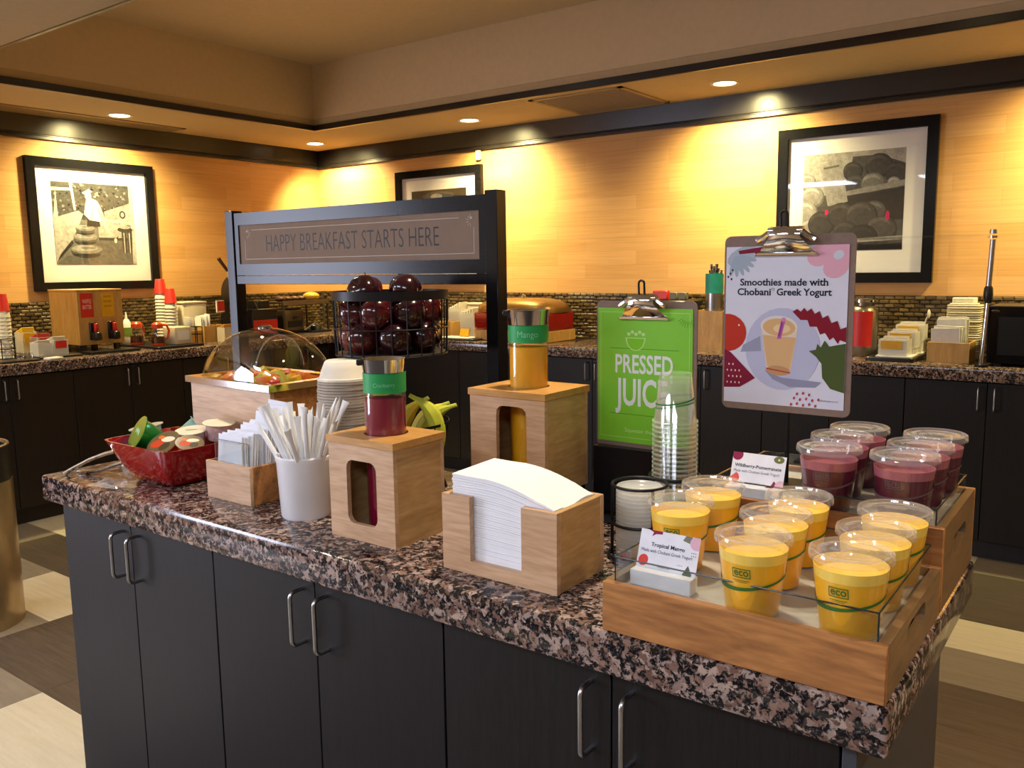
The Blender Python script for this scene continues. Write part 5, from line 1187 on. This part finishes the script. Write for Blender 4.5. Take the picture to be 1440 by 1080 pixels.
MB().lathe([(0, 0), (0.030, 0), (0.032, 0.01), (0.032, 0.13), (0.014, 0.165), (0, 0.165)], 24).build('bottle', WHITEP, sb_); MB().lathe([(0.0325, 0.05), (0.0328, 0.05), (0.0328, 0.11), (0.0325, 0.11)], 24, close=True).build('label', plain('label_green', '#7d9c45', 0.5), sb_); MB().cyl((0, 0, 0.165), (0, 0, 0.215), 0.010, 0.003, 12).build('nozzle', WHITEP, sb_)
nb = thing('napkin_dispenser', 'cream napkin dispenser on the syrup tray', 'dispenser', (-5.30, 3.215, CT+0.0165))
MB().box(0, 0, 0, 0.14, 0.125, 0.115).build('body', CREAM, nb, bevel=0.008, seg=2); MB().box(0.139, 0.02, 0.03, 0.1425, 0.105, 0.09).build('face_plate', WHITEP, nb)
wr = thing('wire_rack', 'small empty black wire rack at the end of the syrup tray', 'rack', (-5.20, 3.355, CT+0.0165))
for x in (0, 0.08):
    for y in (0, 0.04): MB().cyl((x, y, 0), (x, y, 0.11), 0.003, n=6).build('upright', BLACKM, wr)
for z_ in (0.06, 0.11): MB().tube([(0, 0, z_), (0.08, 0, z_), (0.08, 0.04, z_), (0, 0.04, z_)], 0.0025, 6, True).build('rail', BLACKM, wr)
cup_stack(-5.60, 3.400, CT+0.002, 15, 'white paper cup in the taller stack behind the syrup tray', 'red paper cup topping the taller stack behind the syrup tray', 'taller cup stack'); cup_stack(-5.49, 3.405, CT+0.002, 12, 'white paper cup in the shorter stack behind the syrup tray', 'red paper cup topping the shorter stack behind the syrup tray', 'shorter cup stack')
tb_ = thing('lid_dispenser', 'cream plastic dispenser box beside the paper cup stacks', 'dispenser', (-5.62, 3.48, CT))
MB().box(0, 0, 0, 0.16, 0.19, 0.27).build('body', CREAM, tb_, bevel=0.012, seg=2); MB().box(-0.003, -0.003, 0.271, 0.163, 0.193, 0.285).build('lid', CREAM, tb_, bevel=0.004)
# wooden organisers with cutlery
def organiser(x, y, w, d, h, label, fill):
    o_ = thing('wooden_organiser', label, 'organiser', (x, y, CT), 0, 'wooden organisers on the side counter'); t = 0.008
    MB().box(0, 0, 0, w, t, h).build('end_panel', BAMBD, o_); MB().box(0, d-t, 0, w, d, h).build('end_panel', BAMBD, o_); MB().box(0, t, 0, t, d-t, h).build('back_panel', BAMBD, o_); MB().box(w-t, t, 0, w, d-t, h).build('front_panel', BAMBD, o_, bevel=0.001); MB().box(t, t, 0, w-t, d-t, 0.008).build('bottom_panel', BAMBD, o_)
    return o_
organiser(-5.50, 3.455, 0.16, 0.085, 0.085, 'wooden organiser holding clear cups by the syrup tray', 0)
organiser(-5.47, 3.545, 0.15, 0.10, 0.115, 'taller wooden organiser of wrapped cutlery', 0)
organiser(-5.47, 3.650, 0.15, 0.10, 0.115, 'wooden organiser beside the waffle iron', 0)
ccm = MB().lathe([(0.036, 0), (0.037, 0.002), (0.028, 0.085), (0, 0.085)], 24).mesh('plastic_cup', MILKY)
for k in range(8): tag(obj('plastic_cup', ccm, None, (-5.43, 3.498, CT+0.0085+0.012*k)), 'cloudy plastic cup in the stack in the organiser', 'cup', 'cloudy cups in the organiser')
for k in range(10):
    y = 3.557+0.0075*k; hh = 0.17+random.uniform(-0.01, 0.02)
    tag(MB().box(-0.030, -0.0025, 0, 0.030, 0.0025, hh).build('cutlery_packet', WHITEP, loc=(-5.40+random.uniform(-0.015, 0.015), y, CT+0.0085), rot=(random.uniform(-0.02, 0.02), random.uniform(-0.1, 0.1), 0), bevel=0.0008), 'white wrapped cutlery packet standing in the taller organiser', 'cutlery', 'wrapped cutlery packets')
bin_box(-5.31, 3.64, CT, 0.09, 0.115, 0.10, 'cream bin of tan packets in front of the last organiser', 'packet_bin', CREAM, plain('packet_tan', '#c98f4c', 0.6), None, None)
# rotary waffle iron
def waffle(y, label, zc=1.235):
    wi = thing('waffle_iron', label, 'waffle iron', (-5.42, y, CT), 0, 'rotary waffle irons')
    MB().box(-0.13, -0.11, 0, 0.13, 0.13, 0.035).build('base', BLACKP, wi, bevel=0.008)
    for s1 in (-1, 1): MB().box(s1*0.10-0.012, -0.02, 0.035, s1*0.10+0.012, 0.03, zc-CT).build('yoke', BLACKP, wi, bevel=0.003) if s1 < 0 else None
    b = MB().lathe([(0, -0.035), (0.085, -0.035), (0.105, -0.022), (0.108, -0.004), (0.108, 0.004), (0.105, 0.022), (0.085, 0.035), (0, 0.035)], 36, M=Matrix.Translation((0, 0, zc+0.03-CT)) @ Matrix.Rotation(PI/2-0.15, 4, 'X')).build('plates', plain('cast_iron', (0.008, 0.008, 0.009), 0.45), wi)
    MB().tube([(0, -0.02, zc+0.12-CT), (0.02, -0.04, zc+0.165-CT), (0.02, -0.05, zc+0.19-CT)], 0.010, 8).build('handle_arm', STEEL, wi)
    MB().cyl((0.02, -0.045, zc+0.175-CT), (0.02, -0.115, zc+0.265-CT), 0.012, 0.014, 12).build('handle', plain('walnut_handle', '#4a2d18', 0.5), wi)
    return wi
waffle(3.865, 'black rotary waffle iron with wooden handle beside the sign post', 1.26)
s2 = thing('price_sign', 'small red and white sign card in front of the waffle iron', 'sign', (-5.33, 3.700, CT))
MB().cyl((0, 0, 0), (0, 0, 0.20), 0.003, n=8).build('stem', BLACKM, s2); MB().box(-0.004, -0.05, 0.205, 0.004, 0.03, 0.29, Matrix.Rotation(0.25, 4, 'Z')).build('card', WHITEP, s2); MB().box(0.0045, -0.040, 0.215, 0.006, 0.029, 0.285, Matrix.Rotation(0.25, 4, 'Z')).build('red_panel', RED, s2)
w2 = thing('batter_cup_dispenser', 'black countertop dispenser with red front panel behind the dome', 'dispenser', (-5.50, 4.00, CT))
MB().box(-0.10, 0, 0, 0.12, 0.235, 0.21).build('body', BLACKP, w2, bevel=0.006); MB().box(0.121, 0.005, 0.02, 0.126, 0.225, 0.125).build('front_panel', RED, w2, bevel=0.001); MB().box(-0.08, 0.10, 0.21, 0.06, 0.21, 0.27).build('hopper', BLACKP, w2, bevel=0.004)
lt = MB().cyl((0, 0, 0), (0.02, -0.05, 0.07), 0.004, n=8); lt.build('lever', STEEL, w2, loc=(0.06, 0.10, 0.205)); 
# bread rack with pastries over a toaster
rk = thing('pastry_rack', 'dark metal shelf rack with a toaster beneath, in the corner', 'rack', (-5.55, 4.30, CT))
RKM = plain('bronze_shelf', '#4d3f30', 0.45, 0.3)
MB().box(-0.12, 0, 0.240, 0.16, 0.46, 0.252).build('shelf', RKM, rk, bevel=0.002); MB().box(0.160, 0, 0.225, 0.164, 0.46, 0.262).build('shelf_lip', plain('aged_steel', '#8b7d66', 0.4, 0.6), rk)
for x in (-0.11, 0.15):
    for y in (0.006, 0.454): MB().box(x-0.006, y-0.006, 0, x+0.006, y+0.006, 0.24).build('post', RKM, rk)
bun = MB(); vs = []
pst = plain('pastry_brown', '#4b2b16', 0.5); bnm = plain('bun_gold', '#d2a33b', 0.5)
def pastry(x, y, m, s, label, nm):
    mb = MB().ball((0, 0, 0.022*s), 0.045*s, 0.045*s, 0.024*s, 16, 8); mb.v = [(a, b, max(0.0, c)) for a, b, c in mb.v]
    tag(mb.build(nm, m, loc=(-5.55+x, 4.30+y, CT+0.2525), angle=60), label, 'pastry', 'pastries on the corner rack')
pastry(0.09, 0.34, bnm, 1.5, 'round golden bun on the corner rack', 'bread_bun')
for k, y in enumerate((0.05, 0.12, 0.19, 0.26)): pastry(0.06, y, pst, 0.9, ['dark muffin at the near end of the corner rack', 'second dark muffin from the near end of the corner rack', 'third dark muffin from the near end of the corner rack', 'dark muffin next to the golden bun'][k], 'muffin')
ts = thing('toaster', 'steel toaster under the corner rack', 'toaster', (-5.52, 4.33, CT))
MB().box(-0.07, 0, 0.012, 0.10, 0.20, 0.195).build('body', plain('toaster_steel', '#6b6255', 0.3, 0.8), ts, bevel=0.02, seg=3); MB().box(0.1005, 0.03, 0.05, 0.104, 0.17, 0.10).build('control_panel', BLACKP, ts); MB().box(-0.06, 0.01, 0, 0.09, 0.19, 0.012).build('feet', BLACKP, ts); MB().box(0.104, 0.08, 0.12, 0.125, 0.12, 0.135).build('lever', BLACKP, ts, bevel=0.002)
tn = thing('tong_tray', 'dark tray with steel tongs beside the toaster', 'tray', (-5.46, 4.54, CT))
MB().prism(rrect(-0.10, 0, 0.13, 0.20, 0.02), 0, 0.012).build('tray', BLACKP, tn); MB().tube([(0.0, 0.02, 0.016), (0.04, 0.09, 0.07), (0.06, 0.17, 0.02)], 0.008, 8).build('tongs', STEEL, tn); MB().lathe([(0, 0.012), (0.04, 0.012), (0.055, 0.05), (0.052, 0.05), (0.038, 0.016), (0, 0.016)], 24, (0.03, 0.11, 0)).build('dish', STEEL, tn)

# ================================================================== ON THE BACK COUNTER (along the back wall)
o_ = organiser(-4.19, 4.72, 0.14, 0.12, 0.11, 'wooden organiser box beside the apple basket, on the back counter', 0)
bin_box(-4.17, 4.845, CT, 0.12, 0.11, 0.20, 'clear bin of white packets behind the back counter organiser', 'packet_bin', MILKY, PKW, None, None)
bin_box(-4.02, 4.80, CT, 0.13, 0.12, 0.17, 'clear bin of pale packets under the cream lid box', 'packet_bin', MILKY, PKW, None, None)
lbx = thing('lid_dispenser', 'cream dispenser box on the back counter beside the sign post', 'dispenser', (-4.06, 4.925, CT)); MB().box(0, 0, 0, 0.29, 0.09, 0.225).build('body', CREAM, lbx, bevel=0.01); MB().box(-0.003, -0.003, 0.2255, 0.293, 0.093, 0.24).build('lid', CREAM, lbx, bevel=0.004)
dtr = tag(MB().prism(rrect(-4.02, 4.50, -3.66, 4.70, 0.03), CT, CT+0.012).build('serving_tray', BLACKP, bevel=0.003), 'black tray with a yellow sign card in front of the chafing dish', 'tray')
tag(MB().prism(rrect(-3.99, 4.52, -3.72, 4.66, 0.04), CT+0.0125, CT+0.018).build('oval_platter', WHITEC, bevel=0.002), 'white platter on the tray in front of the chafing dish', 'platter')
tag(MB().box(-0.04, -0.012, 0, 0.04, 0.0, 0.055, Matrix.Rotation(-0.3, 4, 'X')).build('tent_card', YEL, loc=(-3.83, 4.62, CT+0.019)), 'small yellow card on the tray in front of the chafing dish', 'card')
# chafing dish
ch = thing('chafing_dish', 'red chafing dish with bronze lid on a wooden base', 'chafing dish', (-3.44, 4.78, CT))
MB().box(-0.30, -0.17, 0.0, 0.31, 0.19, 0.075).build('base', BAMBD, ch, bevel=0.004); MB().box(0.10, -0.1715, 0.006, 0.25, -0.168, 0.045).build('burner_slot', BLACKP, ch)
MB().prism(rrect(-0.31, -0.18, 0.31, 0.20, 0.05), 0.076, 0.190).build('pan', plain('red_enamel', '#8f1712', 0.2, coat=0.4), ch, bevel=0.008, seg=2)
vs = []; fs = []; n, m = 40, 8
for i in range(m+1):
    th = PI/2*i/m
    for k in range(n): x, y = sq(2*PI*k/n, 4, 1.0); vs.append((0.315*x*math.cos(th)**0.5, 0.01+0.195*y*math.cos(th)**0.5, 0.192+0.095*math.sin(th)**0.8))
for i in range(m):
    for k in range(n): fs.append((i*n+k, i*n+(k+1) % n, (i+1)*n+(k+1) % n, (i+1)*n+k))
MB().add(vs, fs).build('lid', plain('bronze_lid', '#8a6a3c', 0.38, 0.7), ch, angle=60); MB().ball((0, 0.01, 0.296), 0.016, n=12, m=8).build('knob', CHROME, ch)
for s1 in (-1, 1): MB().tube([(s1*0.10, -0.175, 0.21), (s1*0.10, -0.195, 0.215), (s1*0.16, -0.195, 0.215), (s1*0.16, -0.175, 0.21)], 0.006, 8).build('handle', CHROME, ch)
# wooden utensil box with a griddle
gb = thing('griddle', 'black griddle with red and dark packs behind the green clipboard', 'griddle', (-2.33, 4.82, CT))
MB().box(-0.20, -0.10, 0, 0.13, 0.14, 0.24).build('body', BLACKP, gb, bevel=0.01); MB().box(-0.20, -0.11, 0.242, 0.13, 0.15, 0.285).build('hood', BLACKP, gb, bevel=0.008)
tag(MB().box(-0.05, -0.02, 0, 0.05, 0.02, 0.055).build('snack_pack', RED, loc=(-2.42, 4.84, CT+0.2865), bevel=0.004), 'small red pack lying on top of the griddle', 'pack')
for k, x in enumerate((-2.33, -2.27)): tag(MB().box(-0.025, -0.02, 0, 0.025, 0.02, 0.045).build('snack_pack', plain('pack_grey', '#6b6559', 0.5), loc=(x, 4.84, CT+0.2865), bevel=0.004), ['grey pack lying next to the red pack on the griddle', 'grey pack at the utensil end of the griddle'][k], 'pack')
ub = organiser(-2.165, 4.74, 0.19, 0.17, 0.225, 'tall wooden utensil box behind the smoothie clipboard', 0)
uc = thing('utensil_caddy', 'teal and steel caddy of utensils standing in the wooden box', 'caddy', (-2.06, 4.815, CT+0.0085))
MB().lathe([(0, 0), (0.050, 0), (0.052, 0.01), (0.052, 0.40), (0.049, 0.40), (0.049, 0.012), (0, 0.012)], 28).build('canister', STEEL, uc); MB().lathe([(0.0525, 0.32), (0.053, 0.32), (0.053, 0.435), (0.0525, 0.435)], 28, close=True).build('teal_band', plain('teal_band', '#1f9a8f', 0.5), uc)
for k in range(9):
    a = k*2.4; r = 0.012+0.024*(k % 3)/2; l = 0.455+0.012*(k % 4)
    MB().tube([(r*0.6*math.cos(a), r*0.6*math.sin(a), 0.02), (r*math.cos(a), r*math.sin(a), l*0.9), (r*1.1*math.cos(a), r*1.1*math.sin(a), l)], [0.003, 0.004, 0.010], 8).build('utensil', CHROME, uc)
# airpot with red card
ap_ = thing('airpot', 'steel airpot with a red card on its front', 'airpot', (-1.205, 4.80, CT))
MB().lathe([(0, 0), (0.070, 0), (0.074, 0.01), (0.074, 0.235), (0.058, 0.262), (0.045, 0.268), (0.045, 0.305), (0, 0.308)], 32).build('body', plain('airpot_steel', '#8d8574', 0.3, 0.8), ap_); MB().lathe([(0.046, 0.285), (0.062, 0.288), (0.062, 0.300), (0.046, 0.302)], 28, close=True).build('rim', CHROME, ap_)
MB().prism([(0.080*math.sin(a), -0.080*math.cos(a)) for a in [-0.85+1.7*k/12 for k in range(13)]] + [(0.078*math.sin(a), -0.078*math.cos(a)) for a in [0.85-1.7*k/12 for k in range(13)]], 0.055, 0.240).build('card', RED, ap_)
# sweetener bins on a black tray
tag(MB().prism(rrect(-1.13, 4.56, -0.90, 4.98, 0.02), CT, CT+0.020).build('serving_tray', BLACKP, bevel=0.003), 'black tray of sweetener bins beside the airpot', 'tray')
tag(MB().prism(rrect(-1.085, 4.58, -0.915, 4.96, 0.01), CT+0.0205, CT+0.026).build('tray_liner', WHITEP), 'white liner sheet on the sweetener tray', 'liner')
def front_bin(x, y, z, w, d, h, label, lab, group):
    b = thing('sweetener_bin', label, 'bin', (x, y, z), 0, group); t = 0.003
    MB().box(0, 0, 0, w, d, t).box(0, 0, t, w, t, h).box(0, d-t, t, w, d, h).box(0, t, t, t, d-t, h).box(w-t, t, t, w, d-t, h).build('bin', MILKY, b, smooth=False)
    MB().box(0.012, -0.003, h*0.42, w-0.022, -0.0005, h*0.92).build('label', lab, b)
    for k in range(5): MB().box(0.008, 0.006+(d-0.02)*k/5, t, w-0.008, 0.014+(d-0.02)*k/5, h*(0.95+0.05*k)).build('packet', PKW, b, bevel=0.001)
for k in range(3): front_bin(-1.075+0.012*k, 4.595+0.125*k, CT+0.0265+0.03*k, 0.135, 0.118, 0.082, ['sweetener bin with yellow label at the front of the stepped tray', 'sweetener bin with yellow label on the middle step', 'sweetener bin with yellow label on the back step'][k], YEL, 'stepped sweetener bins')
for k in range(2): tag(MB().box(-1.065+0.012*(k+1), 4.595+0.125*(k+1), CT+0.0265, -0.945+0.012*(k+1), 4.71+0.125*(k+1), CT+0.0265+0.03*(k+1)-0.0005).build('step_block', PKW), ['white step under the middle sweetener bin', 'white step under the back sweetener bin'][k], 'step')
pk = thing('spoon', 'white plastic spoon sticking up behind the sweetener bins', 'spoon', (-0.945, 4.90, CT+0.06)); MB().tube([(0, 0, 0.0), (0.02, 0, 0.10), (0.035, 0.0, 0.15)], [0.004, 0.005, 0.004], 6).build('handle', PKW, pk); MB().ball((0.042, 0, 0.165), 0.008, 0.016, 0.024, 12, 8).build('bowl', PKW, pk)
# wooden box of white packets, and bowls behind it
xb = thing('packet_caddy', 'wooden box of white packets beside the microwave', 'caddy', (-0.856, 4.64, CT)); t = 0.009
MB().box(0, 0, 0, 0.190, t, 0.100).build('front_panel', BAMBD, xb, bevel=0.001); MB().box(0, 0.18, 0, 0.190, 0.189, 0.100).build('back_panel', BAMBD, xb); MB().box(0, t, 0, t, 0.18, 0.100).build('side_panel', BAMBD, xb); MB().box(0.181, t, 0, 0.190, 0.18, 0.100).build('side_panel', BAMBD, xb); MB().box(t, t, 0, 0.181, 0.18, 0.008).build('bottom_panel', BAMBD, xb)
for k in range(14):
    row = 0 if k < 7 else 1; y = 4.660+0.010*(k % 7)+0.078*row
    tag(MB().box(-0.064, -0.0036, 0, 0.064, 0.0036, 0.165+0.042*row+random.uniform(-0.006, 0.006)).build('paper_packet', plain('packet_grey', '#cfcbc6', 0.6), loc=(-0.770+0.008*row+random.uniform(-0.006, 0.006), y, CT+0.0085), rot=(random.uniform(-0.03, 0.02), random.uniform(-0.05, 0.05), 0), bevel=0.001), ['white packet in the front row of the wooden box by the microwave', 'white packet in the taller back row of the wooden box by the microwave'][row], 'packet', ['front packet row', 'back packet row'][row])
BP = plain('bagasse', '#c9bf9f', 0.8, var=0.06)
fbm = MB().prism(rrect(-0.080, -0.055, 0.080, 0.055, 0.02), 0, 0.010).mesh('takeout_box', BP, bevel=0.003)
for k in range(24): tag(obj('takeout_box', fbm, None, (-0.737+random.uniform(-0.002, 0.002), 4.915+random.uniform(-0.002, 0.002), CT+0.001+k*0.0115)), 'pale fibre takeout tray in the tall stack behind the white packets', 'takeout tray', 'stacked takeout trays')
mb = MB(); mb.prism(rrect(-0.066, -0.045, 0.066, 0.045, 0.018), 0, 0.006).prism(rrect(-0.055, -0.038, 0.055, 0.038, 0.018), 0.006, 0.034)
tag(mb.build('takeout_box', plain('bagasse_pale', '#e9e2c6', 0.8), loc=(-0.740, 4.915, CT+0.2775), bevel=0.003), 'cream takeout box turned over on top of the fibre tray stack', 'takeout box')
# microwave
mw = thing('microwave', 'black microwave oven at the end of the back counter', 'microwave', (-0.590, 4.60, CT))
MB().box(0, 0.01, 0.012, 0.50, 0.36, 0.285).build('body', BLACKP, mw, bevel=0.004); d_ = MB().box(0, -0.008, 0.014, 0.37, 0.009, 0.283).build('door', plain('microwave_glass', (0.006, 0.006, 0.007), 0.12), mw, bevel=0.002); MB().box(0.374, -0.008, 0.014, 0.50, 0.009, 0.283).build('control_panel', BLACKP, mw, bevel=0.002)
MB().box(0.045, -0.0095, 0.055, 0.30, -0.0085, 0.235).build('window', plain('microwave_window', (0.004, 0.004, 0.004), 0.3), d_); MB().tube([(0.345, -0.008, 0.05), (0.345, -0.03, 0.06), (0.345, -0.03, 0.24), (0.345, -0.008, 0.25)], 0.006, 8).build('handle', BLACKP, d_)
p = Print(lambda u, v, d: (u, -0.0084-d, v)); p.poly(ell(0.030, 0.262, 0.017, 0.005, 16, -0.1), '#8a8a88'); p.poly(ell(0.031, 0.2605, 0.014, 0.003, 16, -0.1), '#0a0a0a'); p.build('emblem', d_)
for a, b in ((0.03, 0.04), (0.44, 0.04), (0.03, 0.32), (0.44, 0.32)): MB().box(a, b, 0, a+0.03, b+0.03, 0.012).build('foot', BLACKP, mw)
# sneeze guard post and glass shelf
sgp = thing('sneeze_guard', 'steel post with black grip carrying a clear glass shelf', 'sneeze guard', (-0.600, 4.540, CT))
MB().cyl((0, 0, 0), (0, 0, 0.010), 0.028, n=20).build('base', BLACKM, sgp); MB().cyl((0, 0, 0.010), (0.012, 0, 0.30), 0.0105, n=14).build('lower_tube', CHROME, sgp); MB().lathe([(0, 0), (0.014, 0), (0.019, 0.012), (0.021, 0.04), (0.019, 0.070), (0.014, 0.080), (0, 0.080)], 18, (0.012, 0, 0.30)).build('grip', BLACKP, sgp); MB().cyl((0.012, 0, 0.38), (0.018, 0, 0.595), 0.0125, n=14).build('upper_tube', STEEL, sgp)
MB().cyl((0.018, 0, 0.600), (0.018, 0, 0.612), 0.022, n=16).build('clamp', CHROME, sgp); MB().box(-0.62, -0.06, 0.613, 0.75, 0.22, 0.619).build('glass_shelf', clear('shelf_glass', tint=(0.96, 0.98, 0.96), base=0.04, edge=0.5, rough=0.02), sgp, smooth=False)
MB().cyl((0.018, 0, 0.620), (0.018, 0, 0.640), 0.016, n=16).build('cap', STEEL, sgp)

# ---- trash can on the floor
tc_ = thing('trash_can', 'brushed brass coloured round trash can with black open top', 'trash can', (-3.805, 1.37, 0))
MB().lathe([(0, 0.0), (0.188, 0.0), (0.190, 0.006), (0.190, 0.60), (0.186, 0.602), (0, 0.602)], 56).build('body', plain('brushed_brass', '#b3a283', 0.3, 0.9, var=0.05), tc_); MB().lathe([(0.186, 0.602), (0.189, 0.604), (0.189, 0.742), (0.180, 0.745), (0.170, 0.738), (0.165, 0.64), (0, 0.64)], 56).build('top', BLACKP, tc_); MB().ring((0, 0, 0.744), 0.182, 0.005, 56, 8).build('rim_ring', STEEL, tc_)
